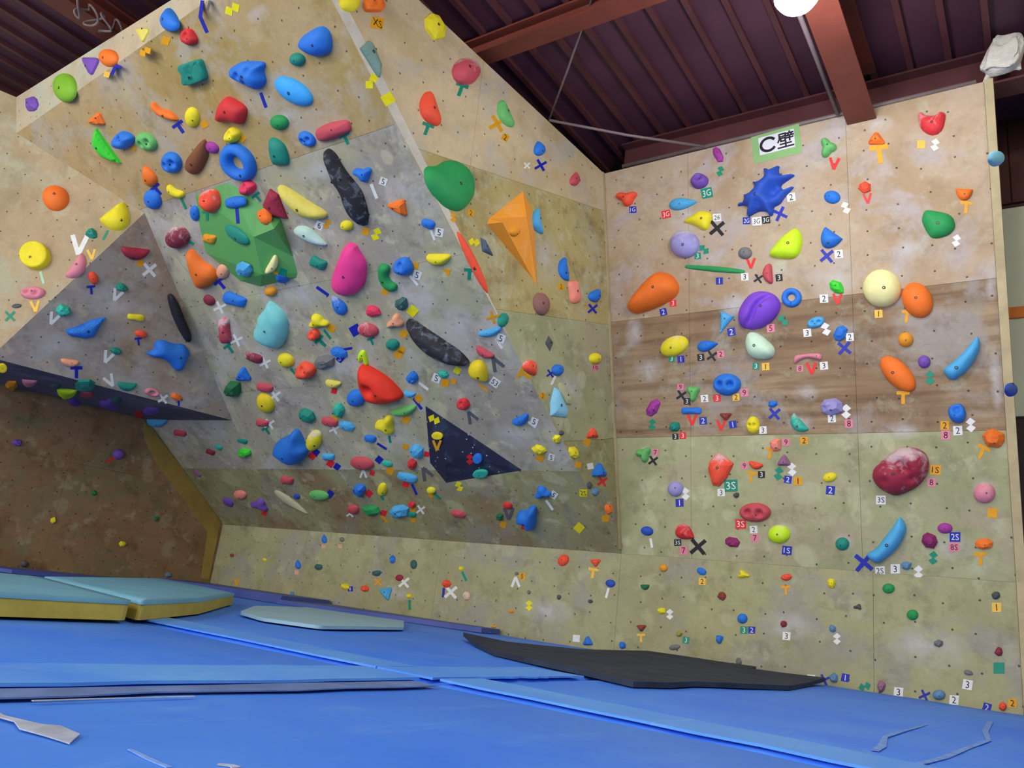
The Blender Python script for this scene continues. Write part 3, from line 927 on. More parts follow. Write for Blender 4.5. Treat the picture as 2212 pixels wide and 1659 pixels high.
def chaikin(poly):
    out = []
    n = len(poly)
    for i in range(n):
        p, q = np.array(poly[i]), np.array(poly[(i + 1) % n])
        out += [p * 0.78 + q * 0.22, p * 0.22 + q * 0.78]
    return out


def inside(poly, P):
    x, y = P[:, 0], P[:, 1]
    r = np.zeros(len(P), bool)
    n = len(poly)
    for i in range(n):
        x0, y0 = poly[i]; x1, y1 = poly[(i + 1) % n]
        c = ((y0 > y) != (y1 > y))
        with np.errstate(divide='ignore', invalid='ignore'):
            xi = (x1 - x0) * (y - y0) / (y1 - y0 + 1e-15) + x0
        r ^= c & (x < xi)
    return r


def bdist(poly, P):
    d = np.full(len(P), 1e9)
    n = len(poly)
    for i in range(n):
        a, b = np.array(poly[i]), np.array(poly[(i + 1) % n])
        ab = b - a
        t = np.clip(((P - a) @ ab) / max(ab @ ab, 1e-15), 0, 1)
        d = np.minimum(d, np.linalg.norm(P - (a + t[:, None] * ab), axis=1))
    return d


def mesh_cdt(name, poly, H, mat, dents=(), prof=0.5, seed=0, flat=False):
    """inflate any outline: the height grows with the distance from its edge"""
    if area2(poly) < 0: poly = poly[::-1]
    per = sum(np.linalg.norm(np.array(poly[i]) - np.array(poly[i - 1])) for i in range(len(poly)))
    ring = [tuple(p) for p in resample(poly, per / (56 if not dents else 84))]
    arr = np.array(ring)
    lo, hi = arr.min(0), arr.max(0)
    st = math.sqrt((hi - lo)[0] * (hi - lo)[1] / (150 if not dents else 520))
    xs = np.arange(lo[0] + st * 0.5, hi[0], st); ys = np.arange(lo[1] + st * 0.5, hi[1], st)
    gp = np.array([(x + (st / 2 if j % 2 else 0), y) for j, y in enumerate(ys) for x in xs])
    gp = gp[inside(poly, gp)]
    d = bdist(poly, gp)
    dmax = d.max() if len(d) else st
    gp = gp[d > min(st * 0.55, dmax * 0.5)]
    n = len(ring)
    off = []
    for i in range(n):
        a, b = arr[i - 1], arr[(i + 1) % n]
        t = nrm(b - a); nn = np.array([-t[1], t[0]])
        off.append(arr[i] + nn * min(st * 0.22, dmax * 0.16))
    off = np.array(off)
    ok = inside(poly, off) & (bdist(poly, off) > min(st * 0.22, dmax * 0.16) * 0.7)
    off = off[ok]
    allp = [Vector(p) for p in ring] + [Vector(p) for p in off] + [Vector(p) for p in gp]
    r = delaunay_2d_cdt(allp, [(i, (i + 1) % n) for i in range(n)], [], 1, 1e-7)
    P = np.array([tuple(v) for v in r[0]])
    dd = bdist(poly, P)
    dm = dd.max()
    q = np.clip(dd / dm, 0, 1)
    h = H * np.sqrt(np.clip(1 - (1 - q) ** 2, 0, 1)) ** (prof * 2)
    for (cx, cy, rr, dep) in dents:
        h = h * (1 - dep * np.exp(-((P[:, 0] - cx) ** 2 + (P[:, 1] - cy) ** 2) / (rr * rr)))
    h[dd < 1e-6] = -0.002
    me = mesh(name, np.column_stack([P, h]), [tuple(f) for f in r[2]], mat, not flat)
    return me, P, h


def mesh_radial(name, ol, H, mat, shape, dents=(), seed=0):
    if area2(ol) < 0: ol = ol[::-1]
    A = np.array(ol)
    rs_ = np.random.RandomState(seed + 11)
    n = len(A)
    flat_ = shape in FLAT
    ap = np.array([0.0, 0.0])
    if shape == 'jug': ap = np.array([0, -0.25]) * np.abs(A[:, 1]).max()
    if shape in ('tri', 'wedge', 'rock'): ap = rs_.uniform(-0.2, 0.2, 2) * np.abs(A).max(0)
    if flat_: radii = [1.0, 0.93, 0.5 if shape != 'rock' else 0.55]
    elif shape in ('disc', 'block'): radii = [1.0, 1.0, 0.97, 0.9, 0.6, 0.3]
    else: radii = [1.0, 0.985, 0.94, 0.84, 0.68, 0.48, 0.25]
    verts = []
    for i, r in enumerate(radii):
        if flat_:
            h = [-0.002, H * 0.35, H * 0.92][i]
        elif shape in ('disc', 'block'):
            h = [-0.002, H * 0.75, H * 0.92, H, H * 1.02, H * 1.03][i]
        else:
            h = -0.002 if i == 0 else H * math.sqrt(max(0, 1 - r * r))
        for k in range(n):
            p = ap * (1 - r) + A[k] * r
            hh = h
            if flat_ and i > 0: hh = h * (1 + 0.16 * rs_.uniform(-1, 1))
            verts.append([p[0], p[1], hh])
    verts.append([ap[0], ap[1], H * (1.0 if not flat_ else 1.04)])
    verts = np.array(verts)
    for (cx, cy, rr, dep) in dents:
        verts[n:, 2] *= (1 - dep * np.exp(-((verts[n:, 0] - cx) ** 2 + (verts[n:, 1] - cy) ** 2) / (rr * rr)))
    if shape == 'block':
        verts[n:, 2] *= 1 - 0.35 * (np.cos(verts[n:, 0] / np.abs(A[:, 0]).max() * 7.5) > 0.75)
    fs = []
    m = len(radii)
    for i in range(m - 1):
        for k in range(n):
            k2 = (k + 1) % n
            fs.append((i * n + k, i * n + k2, (i + 1) * n + k2, (i + 1) * n + k))
    fs += [((m - 1) * n + k, (m - 1) * n + (k + 1) % n, m * n) for k in range(n)]
    me = mesh(name, verts, fs, mat, not flat_)
    return me, verts[:, :2], verts[:, 2]


def mesh_ring(name, ol, mat):
    if area2(ol) < 0: ol = ol[::-1]
    A = np.array(ol)
    n, m = len(A), 10
    verts, fs = [], []
    for k in range(n):
        L = np.linalg.norm(A[k]); d = A[k] / L
        R_, r = L * 0.68, L * 0.32
        for j in range(m):
            t = math.pi * (j / (m - 1)) if j < m else 0
            verts.append((*(d * (R_ + r * math.cos(t))), max(-0.002, 1.05 * np.abs(A).min(0).mean() * 0 + 1.25 * np.mean([r]) * math.sin(t))))
    for k in range(n):
        k2 = (k + 1) % n
        for j in range(m - 1):
            fs.append((k * m + j, k2 * m + j, k2 * m + j + 1, k * m + j + 1))
    me = mesh(name, verts, fs, mat, True)
    V = np.array(verts)
    return me, V[:, :2], V[:, 2]


BOLT = None


def bolt_mesh():
    global BOLT
    if BOLT: return BOLT
    n = 10
    verts = []
    for r, z in ((1.0, -1.2), (1.0, 0.1), (0.75, 0.22), (0.45, 0.22), (0.4, -0.4)):
        verts += [(r * math.cos(2 * math.pi * k / n), r * math.sin(2 * math.pi * k / n), z) for k in range(n)]
    fs = []
    for i in range(4):
        for k in range(n):
            k2 = (k + 1) % n
            fs.append((i * n + k, i * n + k2, (i + 1) * n + k2, (i + 1) * n + k))
    fs.append(tuple(range(4 * n, 5 * n)))
    BOLT = mesh('bolt', verts, fs, MT['bolt'])
    return BOLT


ITEMS = []      # every hold: dict(obj, desc, face, px, size, group ...)


def add_hold(face, x, y, w, h, rot, shape, color, poly=None, dents=(), word=None, hf=None, smooth=True, name='climbing_hold', mat=None, bolts=1, prof=0.5, size=None):
    chalk = color.endswith('*')
    ck = color.rstrip('*')
    pl_ = local_plane(face, x, y)
    P0 = pl_.hit(x, y)
    mpp = float((P0 - CAM) @ RM[:, 2] if False else (P0 - CAM) @ (RM @ [0, 0, 1])) / FPX
    if poly:
        px = [(a - x, b - y) for a, b in poly]
        wv, hv = max(p[0] for p in px) - min(p[0] for p in px), max(p[1] for p in px) - min(p[1] for p in px)
        mn = 0.62 * min(wv, hv) if hf is None else min(wv, hv)
        H = (hf or 0.5) * mn * mpp
        w, h = wv, hv
    else:
        px = outline(shape, w, h, rot, int(x + y))
        H = (hf or HF.get(shape, 0.4)) * min(w, h) * mpp
    H = min(H, 0.16 if not poly else 0.2)
    k = 0.3
    pts = [pl_.uv(pl_.hit(x + a, y + b, H * k)) for a, b in px]
    c = np.mean(pts, axis=0) if not poly else pl_.uv(pl_.hit(x, y, H * k))
    loc = [tuple(p - c) for p in pts]
    if poly and smooth: loc = [tuple(p) for p in chaikin(chaikin(loc))] if len(loc) < 24 else [tuple(p) for p in chaikin(loc)]
    mt = mat or hold_mat(ck, chalk)
    dn = []
    for (a, b, r, dep) in dents:
        q = pl_.uv(pl_.hit(a, b, H * 0.6)) - c
        dn.append((q[0], q[1], r * mpp, dep))
    ext = np.abs(np.array(loc)).max(0)
    if shape == 'jug': dn.append((0, ext[1] * 0.35, ext[1] * 0.42, 0.65))
    if shape == 'pock': dn += [(-ext[0] * 0.4, 0.0, ext[0] * 0.2, 0.8), (ext[0] * 0.36, -0.05 * ext[1], ext[0] * 0.22, 0.8)]
    if shape == 'ring': me, P, hh = mesh_ring(name, loc, mt)
    elif poly or shape in CDT: me, P, hh = mesh_cdt(name, loc, H, mt, dn, prof=prof, flat=not smooth)
    else: me, P, hh = mesh_radial(name, loc, H, mt, shape, dn, seed=int(x * 3 + y))
    W3 = pl_.at(c)
    mw = pl_.mat(W3)
    o = link(name, me, None, None, mw)
    if bolts and min(w, h) >= 15:
        rs_ = random.Random(int(x * 13 + y * 7))
        for bi in range(bolts):
            if shape == 'ring': tgt = (0.0, -ext[1] * 0.66)
            elif bolts == 1: tgt = (ext[0] * rs_.uniform(-0.25, 0.25), ext[1] * rs_.uniform(-0.3, 0.1))
            else: tgt = (ext[0] * (-0.45 + 0.9 * bi / (bolts - 1)), ext[1] * rs_.uniform(-0.2, 0.2))
            if poly and bolts == 1:
                j = int(np.argmax(hh))
            else:
                j = int(np.argmin((P[:, 0] - tgt[0]) ** 2 + (P[:, 1] - tgt[1]) ** 2 - (hh > 0.4 * H) * 1e-3))
            rb = min(0.011, 0.1 * min(ext))
            M_ = Matrix.Translation((P[j][0], P[j][1], hh[j])) @ Matrix.Diagonal((rb, rb, 0.008, 1))
            bo_ = bpy.data.objects.new('bolt', bolt_mesh()); COL.objects.link(bo_)
            bo_.parent = o; bo_.matrix_basis = M_
    sz = max(w, h)
    wd = word or WORD[shape]
    cn = HC_[ck][1] if ck in HC_ else ''
    ITEMS.append(dict(o=o, cn=cn, wd=wd, face=face, px=(x, y), W=W3, V=pl_.v, U=pl_.u, r=sz * mpp / 2, size=(size if size is not None else ('large ' if sz * mpp > 0.26 else ('small ' if sz * mpp < 0.105 else ''))), chalk=chalk, kind='foothold' if (face in 'KW' and sz * mpp < 0.12) else 'hold', name=name))
    return o


# ------------------------------------------------------------------ volumes (faceted wooden boxes bolted on)


def volume(face, base, tops, faces, color, name, label, cat, key):
    """base: outline pixels on the face; tops: (x, y, height) pixels seen at that height above the face"""
    pl_ = FACE[face]
    mw = pl_.mat(pl_.hit(*base[0]))
    inv = mw.inverted()
    V = [inv @ Vector(pl_.hit(*q)) for q in base] + [inv @ Vector(pl_.hit(a, b, hh)) for a, b, hh in tops]
    m, nt, b = new_mat('volume_' + key)
    tc = nd(nt, 'ShaderNodeTexCoord').outputs['Object']
    n1 = noise(nt, tc, 4, 5, 0.7, 0.8)
    c = s2l(VOLC[color])
    lite = {'volgreen': (120, 170, 110), 'volorange': (250, 196, 140), 'navy': (80, 108, 128)}[color]
    col = mixc(nt, ramp(nt, n1, 0.52, 0.74, 0, 0.6), c, s2l(lite))
    if color == 'navy':
        vo = nd(nt, 'ShaderNodeTexVoronoi'); vo.inputs['Scale'].default_value = 16
        nt.links.new(tc, vo.inputs['Vector'])
        col = mixc(nt, math_(nt, 'LESS_THAN', vo.outputs['Distance'], 0.1), col, s2l((190, 196, 206)))
    nt.links.new(col, b.inputs['Base Color']); b.inputs['Roughness'].default_value = 0.6
    me = mesh(name, V, faces, m)
    bm = bmesh.new(); bm.from_mesh(me); bmesh.ops.recalc_face_normals(bm, faces=bm.faces); bm.to_mesh(me); bm.free()
    o = link(name, me, None, None, mw)
    tag(o, label, cat)
    wv = [mw @ v.co for v in me.vertices]
    BVH[key] = BVHTree.FromPolygons(wv, [tuple(p.vertices) for p in me.polygons])
    return o


# green volume on the overhang
gb = [(423, 421), (491, 394), (520, 409), (566, 445), (607, 474), (633, 554), (643, 590), (640, 600), (563, 619), (520, 607), (445, 546), (431, 486)]
gt = [(548, 512, 0.13), (592, 494, 0.12), (566, 593, 0.12)]
gf = [(0, 1, 12), (1, 2, 12), (2, 3, 12), (3, 13, 12), (3, 4, 13), (0, 12, 11), (11, 12, 10), (10, 12, 14), (10, 14, 9), (9, 14, 8), (8, 14, 7), (7, 14, 6), (14, 12, 6), (12, 13, 5), (12, 5, 6), (13, 4, 5)]
volume('M', gb, gt, gf, 'volgreen', 'climbing_volume', 'large faceted green plywood volume on the central overhang', 'volume', 'V')
# navy triangle on the overhang
volume('M', [(919, 877), (1030, 950), (1128, 1016), (964, 1043), (929, 1000)], [(962, 1003, 0.05), (1000, 985, 0.04)], [(0, 1, 6), (1, 2, 6), (0, 6, 5), (0, 5, 4), (4, 5, 3), (3, 5, 6), (3, 6, 2)], 'navy', 'climbing_volume', 'navy triangular volume with pale specks on the central overhang', 'volume', 'N')
# orange pyramid on the prow
volume('R', [(1130, 413), (1139, 431), (1151, 452), (1155, 511), (1160, 616), (1152, 604), (1052, 484), (1056, 473)], [(1137, 468, 0.13), (1085, 480, 0.1)], [(0, 1, 8), (1, 2, 8), (2, 3, 8), (3, 4, 8), (4, 5, 8), (5, 6, 9), (5, 9, 8), (6, 7, 9), (7, 0, 8, 9)], 'volorange', 'climbing_volume', 'orange pyramid volume on the side of the prow', 'volume', 'O')

# ------------------------------------------------------------------ hold table: face x y width height rotation shape colour (photo pixels give the directions)
HOLDS = '''
F 67 225 26 34 0 rock purple
F 138 188 46 62 0 egg limeg
F 194 142 32 40 180 tri purple
F 233 124 38 38 0 egg orange
F 307 75 26 32 180 tri dull
F 365 41 50 40 -90 tear blue
M 407 81 44 30 55 jug red
M 641 129 34 28 20 knob teal
M 418 156 50 48 -18 block teal
M 632 198 94 46 33 egg vivid
M 414 254 30 44 -8 egg yellow
M 602 265 40 32 12 egg green
M 501 293 32 34 0 jug yellow
M 718 283 78 34 -18 bar rose
M 662 301 42 28 38 pock blue
M 457 319 32 22 35 egg magenta
M 512 352 92 64 52 ring blue
M 369 352 48 40 60 pock blue
M 209 257 34 28 10 tri orange
M 265 304 44 38 10 jug blue
M 315 307 50 34 38 pock pgreen
M 320 381 48 30 -115 tear orange
M 328 432 44 34 60 egg blue
M 381 514 50 48 0 egg maroon*
M 420 461 20 34 -10 egg blue
M 534 406 34 32 15 jug pinkred
V 452 433 42 52 0 jug redor*
V 507 437 44 24 -8 bar blue
V 570 467 26 36 0 jug orange
V 511 508 64 26 38 egg teal
V 451 516 28 18 15 bar amber
V 526 583 36 28 15 wedge sky
V 587 573 44 24 -60 bean cream
V 609 604 30 15 10 wedge blue
M 748 488 28 22 10 knob yellow
M 686 569 38 22 25 bar teal
M 480 587 26 32 0 egg peach
M 451 649 28 20 35 egg maroon
M 505 648 52 24 18 bar blue
M 584 630 26 22 0 knob amber
M 484 715 56 24 84 bar rose*
M 730 660 48 28 -125 tear blue*
M 686 696 44 32 10 lobe yellow
M 677 724 26 24 0 jug redor
M 730 761 40 22 20 rock blue
M 547 773 40 17 20 bar maroon*
M 616 779 36 28 25 egg yellow
M 659 802 42 36 15 jug redor
M 524 809 30 32 0 tri blue
M 502 842 38 36 0 rock dkgreen
M 571 838 36 17 12 bar rose
M 572 872 46 32 55 egg mustard
M 566 914 28 14 8 bar rose
M 700 783 46 30 -20 wedge grey
M 719 829 34 20 10 bean dull
M 768 861 40 36 0 egg blue
M 872 887 56 24 -12 bean pgreen
M 890 816 28 26 0 rock blue
M 957 809 24 17 10 wedge turq
M 884 851 26 16 10 bean sky
M 731 887 28 32 0 rock turq
M 662 899 38 28 20 wedge teal
M 711 912 36 17 15 bar rose
M 749 921 36 20 12 wedge sky
M 832 919 44 38 20 lobe yellow
M 677 953 46 32 -70 egg yellow*
M 799 948 26 14 12 bar blue
M 899 976 36 30 20 rock sky
M 708 987 28 13 5 bar sky
M 781 1002 52 27 10 egg rose
M 836 1002 24 13 15 egg turq
M 890 1004 22 24 0 rock red
M 879 1032 44 17 15 bar sky
M 775 1060 28 28 0 rock blue
M 825 1058 28 20 100 egg yellow
M 931 1060 20 14 10 knob yellow
M 762 1101 26 19 10 egg rose
M 800 1103 40 25 5 rock green
M 862 1106 42 28 -15 wedge sky
M 890 1112 18 12 10 egg teal
M 889 1091 16 14 0 rock red
M 990 1111 34 16 10 wedge rose
M 688 1071 44 21 8 egg pgreen
M 619 1038 28 15 10 bar rose
M 640 1073 14 11 20 knob dkblue
M 518 1070 28 19 10 egg salmon
M 492 1085 26 15 35 egg purple
M 560 1091 40 23 20 lobe purple
M 426 1023 20 9 40 bar mauve
M 628 1086 88 16 34 tear polive
M 388 936 28 12 10 bar rose
M 338 914 44 18 5 half sky
M 454 977 20 10 20 bar maroon
M 472 967 16 9 25 bar turq
M 523 953 22 9 15 bar teal
M 527 979 28 19 0 rock bgreen
M 783 376 44 32 15 lobe blue
M 862 446 44 32 30 tri orange
M 924 484 30 18 22 bar blue
M 946 559 52 30 0 bean yellow
M 870 577 40 38 20 jug blue
M 867 657 28 27 0 rock dkteal
M 805 673 34 26 20 rock pinkred
M 853 696 40 30 -25 lobe peach
M 794 714 46 30 15 egg rose*
M 847 745 29 24 0 egg teal
M 1058 717 52 20 -14 bean sky
M 1046 762 44 22 30 bean rose
M 1034 805 52 42 50 tear mustard
M 1000 874 27 24 20 jug red
M 1124 907 38 24 -25 bean blue
M 1164 972 32 20 15 rock yellow
M 1171 1065 36 28 0 lobe blue
M 1139 1120 50 50 10 lobe blue
M 1096 1093 21 15 15 egg red
M 1079 1118 17 15 0 rock dkgreen
N 945 941 24 15 8 disc yellow
N 1032 990 20 21 0 disc blue
N 1038 1023 33 17 -5 disc turq
R 757 4 44 40 0 egg yellow
R 808 4 40 42 0 block orange
R 943 57 60 40 55 wedge yellow
R 932 235 78 44 72 bean redor
R 1010 153 58 58 0 egg rose*
R 1093 246 64 30 66 bean pgreen
R 1162 478 58 34 80 cres sky
O 1113 500 24 20 -30 egg amber
R 1166 320 32 26 -100 tear blue
R 1243 386 30 22 -80 tear rose
R 1171 656 50 34 80 egg mbrown
R 1217 582 52 19 82 half blue
R 1242 630 50 22 80 bar salmon
R 1287 637 30 27 -60 tear blue
R 1088 691 31 22 -75 egg teal
R 1187 742 17 34 -5 diamond dkgrey
R 1287 774 24 24 0 knob yellow
R 1148 795 38 30 60 tear redor*
R 1206 799 24 25 0 knob blue
R 1281 935 23 24 0 tri redor*
R 1296 1015 29 32 0 tri blue
R 1241 977 20 28 -20 wedge yellow
M 1202 950 18 20 0 rock yellow
R 1287 1062 15 18 0 egg bgrey
R 1316 1099 17 23 0 rock orange
R 1213 935 11 12 0 rock dkgrey
R 1274 1048 13 15 0 rock dkgrey
R 1222 851 54 18 62 wedge polive
L 118 426 56 54 0 egg orange
L 253 472 66 46 -38 half yellow
L 197 504 26 23 0 rock teal
L 77 553 61 57 0 disc yellow
L 168 578 62 26 -55 half pink
L 70 632 54 27 -3 pock pink
L 36 661 20 9 -10 disc dkgrey
G 292 549 62 26 6 half crimson
G 202 601 30 20 60 egg redor
G 263 621 28 20 25 rock teal
G 137 671 35 27 10 rock turq
G 294 686 37 14 8 bar yellow
G 305 722 28 16 12 egg redor
G 251 758 28 17 15 rock teal
G 151 783 40 20 8 bean peach
G 274 836 42 18 5 half teal
G 329 848 34 17 10 ring pink
G 382 858 26 15 15 wedge orange
G 5 795 20 20 0 disc mustard
B 25 834 27 20 0 rock amber
B 63 829 34 13 5 half pink
B 143 852 45 18 6 half lime
B 183 834 46 24 -8 wedge teal
B 187 854 33 12 3 egg rose
B 156 873 42 22 0 lobe purple
B 236 874 48 20 12 lobe purple
B 250 866 28 15 0 egg dkteal
B 326 889 34 14 0 bar purple
B 120 836 24 10 5 egg dkteal
W 38 956 22 17 0 rock purple
W 257 981 25 23 0 knob purple
W 203 1065 12 13 0 rock dkgreen
W 116 1124 13 14 0 rock yellow
W 339 1121 12 12 0 rock dkgreen
W 265 1175 17 12 0 rock yellow
W 53 1218 17 15 0 knob dkgrey
W 364 1242 14 11 0 rock bgrey
K 501 1199 9 9 0 rock redbrown
K 571 1209 9 9 0 rock yellow
K 700 1164 19 12 -95 tear blue
K 738 1165 10 10 0 knob grey
K 643 1219 20 13 -95 tear blue
K 687 1225 16 15 0 rock dkteal
K 631 1283 10 12 0 rock bgrey
K 745 1267 20 15 0 rock yellow
K 787 1272 18 15 0 rock redor
K 847 1208 13 19 0 rock blue
K 813 1238 20 15 0 rock dkteal
K 893 1219 14 20 0 egg dkteal
K 862 1248 17 14 -10 egg crimson
K 834 1283 24 30 170 tri sky
K 883 1287 12 12 0 rock yellow
K 963 1261 20 18 0 rock redor
K 996 1228 10 12 0 rock yellow
K 1007 1287 16 19 0 egg beige
K 1116 1239 9 8 0 rock grey
K 1142 1279 9 9 0 rock grey
K 1104 1320 13 9 0 rock amber
K 1067 1353 11 7 0 rock amber
K 1207 1290 10 11 0 rock dkgrey
K 1275 1299 12 9 0 rock dkgrey
K 1216 1210 27 22 -50 egg redor
K 1286 1216 20 18 180 tri redor
K 1318 1260 21 17 10 egg dkblue
K 1269 1384 20 22 0 tri blue
K 1344 1394 15 18 0 rock blue
K 1433 1227 18 16 0 knob amber
K 1393 1267 19 15 0 bean dkgreen
K 1515 1234 22 15 25 egg blue
K 1605 1241 26 19 10 lobe yellow
K 1559 1287 20 20 0 rock redbrown
K 1428 1319 20 16 0 rock yellow
K 1385 1357 19 16 180 tri redbrown
K 1467 1369 14 13 0 rock olive
K 1603 1336 22 22 0 egg blue
K 1553 1381 18 20 0 rock blue
K 1457 1398 25 12 -10 egg grey
K 1698 1247 24 17 -10 rock redor
K 1796 1260 21 21 0 rock yellow
K 1853 1311 20 13 0 lobe dkgrey
K 1692 1348 16 16 0 rock maroon
K 1798 1358 17 18 0 rock bgrey
K 1919 1271 27 22 0 egg green
K 1971 1328 25 23 10 egg green
K 2151 1286 18 19 0 rock dkgrey
K 2028 1389 22 18 0 rock grey
K 2157 1408 18 20 0 rock maroon
K 2092 1453 22 12 15 rock grey
K 1904 1482 21 26 0 rock mauve
K 2028 1501 28 23 0 knob bgrey
K 2166 1527 20 20 0 rock redor
K 1801 1465 18 24 0 rock bgrey
K 1595 1430 14 18 0 rock grey
C 1353 427 48 34 0 lobe redor
C 1475 439 62 28 -8 tear sky
C 1510 390 36 34 0 jug purple
C 1551 334 36 19 60 wedge magenta
C 1477 526 64 60 0 egg lav*
C 1787 318 36 46 0 lobe pgreen
C 1797 425 36 28 8 egg blue
C 1868 404 29 26 0 rock redor
C 1893 298 34 30 0 tri orange
C 2082 420 37 25 3 half orange
C 1790 517 46 38 35 half blue
C 1609 546 30 26 0 egg grey
C 1544 581 132 11 5 bar green
C 1660 591 44 27 85 bean rose
C 1455 747 64 42 -25 egg yellow*
C 1528 746 46 26 -12 tear blue
C 1709 642 44 42 0 ring blue
C 1807 619 36 26 40 rock bgreen
C 1762 696 40 23 -20 pock sky
C 1815 719 36 27 -70 wedge blue
C 1904 621 84 82 0 egg cream
C 1981 647 80 64 62 egg orange
C 1956 733 33 32 0 knob amber
C 1939 807 98 50 45 egg orange
C 1996 781 27 28 0 egg purple
C 2067 892 40 42 0 jug blue
C 2146 948 52 44 0 rock orange
C 1569 830 60 48 0 pock blue
C 1497 848 28 38 0 lobe pgreen
C 1410 880 42 24 -65 wedge magenta
C 1493 887 44 15 0 bar blue
C 1457 922 26 24 0 rock teal
C 1567 900 25 18 180 tri redbrown
C 1626 918 29 38 0 pock yellow
C 1669 872 20 16 0 rock blue
C 1722 917 48 24 48 half turq*
C 1797 878 50 38 -15 wedge lav
C 1390 981 34 34 0 lobe pgreen
C 1458 1056 33 34 20 egg lav
C 1590 1070 15 13 0 rock dkgrey
C 1675 960 28 30 0 rock salmon
C 1632 1004 31 20 15 bean redor
C 1693 994 27 26 0 tri mauve
C 1792 1031 30 20 -15 egg yellow
C 2126 1065 48 44 0 egg pink*
C 1957 1222 26 20 0 rock bgrey
C 2041 1141 33 23 0 egg magenta
C 2008 1168 36 33 15 wedge plum
C 2126 1175 40 24 -8 wedge orange
C 1397 1147 27 20 12 egg dkblue
C 1479 1151 44 36 30 tear red*
C 1582 1171 33 22 5 wedge plum
C 1630 1107 68 42 0 pock rose
C 1682 1154 48 40 0 egg lime*
C 1819 1175 30 28 0 egg teal
T 2186 842 22 30 0 egg dkblue
T 2154 342 26 34 0 knob lblue
'''
for _l in HOLDS.strip().splitlines():
    f_, x_, y_, w_, h_, r_, s_, c_ = _l.split()
    add_hold(f_, float(x_), float(y_), float(w_), float(h_), float(r_), s_, c_)


def ph(face, color, word, poly, **kw):
    cx = sum(p[0] for p in poly) / len(poly); cy = sum(p[1] for p in poly) / len(poly)
    cx, cy = kw.pop('c', (cx, cy))
    add_hold(face, cx, cy, 0, 0, 0, 'poly', color, poly=poly, word=word, **kw)


MT['hold_black_frosted'] = hold_mat('black', True, (30, 28, 38))
ph('M', 'black*', 'frosted eel-shaped', [(697, 327), (706, 322), (722, 335), (732, 355), (745, 375), (765, 398), (780, 420), (793, 465), (790, 490), (780, 488), (757, 470), (742, 440), (735, 415), (720, 395), (708, 365), (700, 345)], bolts=2, size='long ')
ph('M', 'black*', 'frosted sausage-shaped', [(875, 692), (889, 693), (909, 708), (945, 732), (981, 756), (995, 767), (1012, 786), (1005, 792), (976, 789), (938, 773), (909, 751), (892, 730), (880, 708)], bolts=2, size='long ')
ph('G', 'black', 'wavy', [(361, 638), (373, 634), (388, 657), (399, 687), (414, 720), (414, 737), (403, 741), (386, 712), (371, 678)], bolts=1, size='long ')
ph('M', 'blue', 'rounded triangular', [(642, 94), (652, 77), (677, 61), (696, 57), (710, 72), (714, 96), (710, 116), (686, 125), (664, 118), (648, 106)], hf=0.42)
ph('M', 'blue', 'knobbly', [(494, 149), (503, 142), (520, 133), (566, 134), (570, 142), (564, 154), (573, 178), (556, 196), (539, 190), (522, 181), (498, 169)], hf=0.42, dents=[(513, 163, 7, 0.5), (535, 152, 7, 0.4), (528, 178, 5, 0.5)])
ph('M', 'red', 'rounded trapezoid', [(484, 210), (496, 211), (525, 229), (531, 241), (525, 268), (517, 271), (496, 264), (472, 266), (464, 258), (468, 231), (476, 219)], hf=0.42)
ph('M', 'teal', 'thumb-shaped', [(580, 299), (592, 298), (611, 311), (621, 335), (623, 354), (616, 359), (590, 358), (585, 345), (579, 321)], hf=0.42)
ph('M', 'bgreen', 'leaf-shaped', [(205, 277), (228, 311), (259, 354), (224, 342), (202, 316), (200, 299)], smooth=False)
ph('M', 'orange', 'crescent', [(325, 220), (334, 222), (346, 236), (362, 238), (376, 248), (386, 262), (370, 261), (350, 254), (332, 240)])
ph('M', 'brown', 'teardrop', [(438, 299), (446, 310), (449, 335), (443, 352), (432, 372), (420, 379), (404, 372), (398, 358), (402, 343), (418, 322)])
ph('M', 'yellow', 'crescent', [(359, 401), (367, 399), (377, 409), (395, 414), (398, 424), (390, 430), (372, 425), (361, 413)])
ph('M', 'crimson', 'wedge-shaped', [(581, 409), (599, 421), (620, 474), (590, 469), (566, 443)], smooth=False)
ph('M', 'dull', 'banana-shaped', [(597, 402), (611, 402), (669, 440), (703, 460), (704, 472), (681, 476), (650, 469), (621, 443), (602, 416)], size='long ')
ph('M', 'paleaq', 'pointed pebble', [(630, 498), (643, 488), (664, 490), (691, 515), (709, 533), (676, 529), (648, 515)])
ph('M', 'hot', 'teardrop', [(749, 526), (766, 532), (769, 539), (788, 570), (787, 595), (785, 616), (769, 636), (747, 643), (725, 633), (713, 611), (718, 590), (739, 537)], hf=0.4)
ph('M', 'orange', 'cone-shaped', [(400, 544), (411, 539), (421, 549), (435, 566), (460, 580), (469, 604), (452, 619), (435, 627), (423, 619), (407, 578)])
ph('M', 'aqua', 'teardrop', [(576, 652), (587, 657), (609, 677), (619, 698), (617, 730), (602, 756), (580, 751), (549, 732), (546, 715), (554, 701), (555, 684), (570, 669)], hf=0.36)
ph('M', 'blue', 'spiky', [(588, 973), (595, 955), (622, 944), (631, 930), (642, 933), (657, 966), (665, 977), (648, 1000), (633, 1006), (610, 991), (593, 980)], hf=0.4, dents=[(648, 965, 14, 0.45)])
ph('M', 'lime', 'arch-shaped', [(772, 767), (779, 757), (787, 757), (792, 769), (796, 789), (788, 791), (785, 780), (783, 773), (781, 783), (773, 783)], size='')
ph('M', 'scarlet', 'jug', [(772, 792), (787, 792), (808, 803), (834, 820), (855, 841), (868, 858), (862, 868), (834, 876), (805, 872), (792, 865), (776, 838), (771, 816)], hf=0.42, dents=[(797, 843, 13, 0.75)])
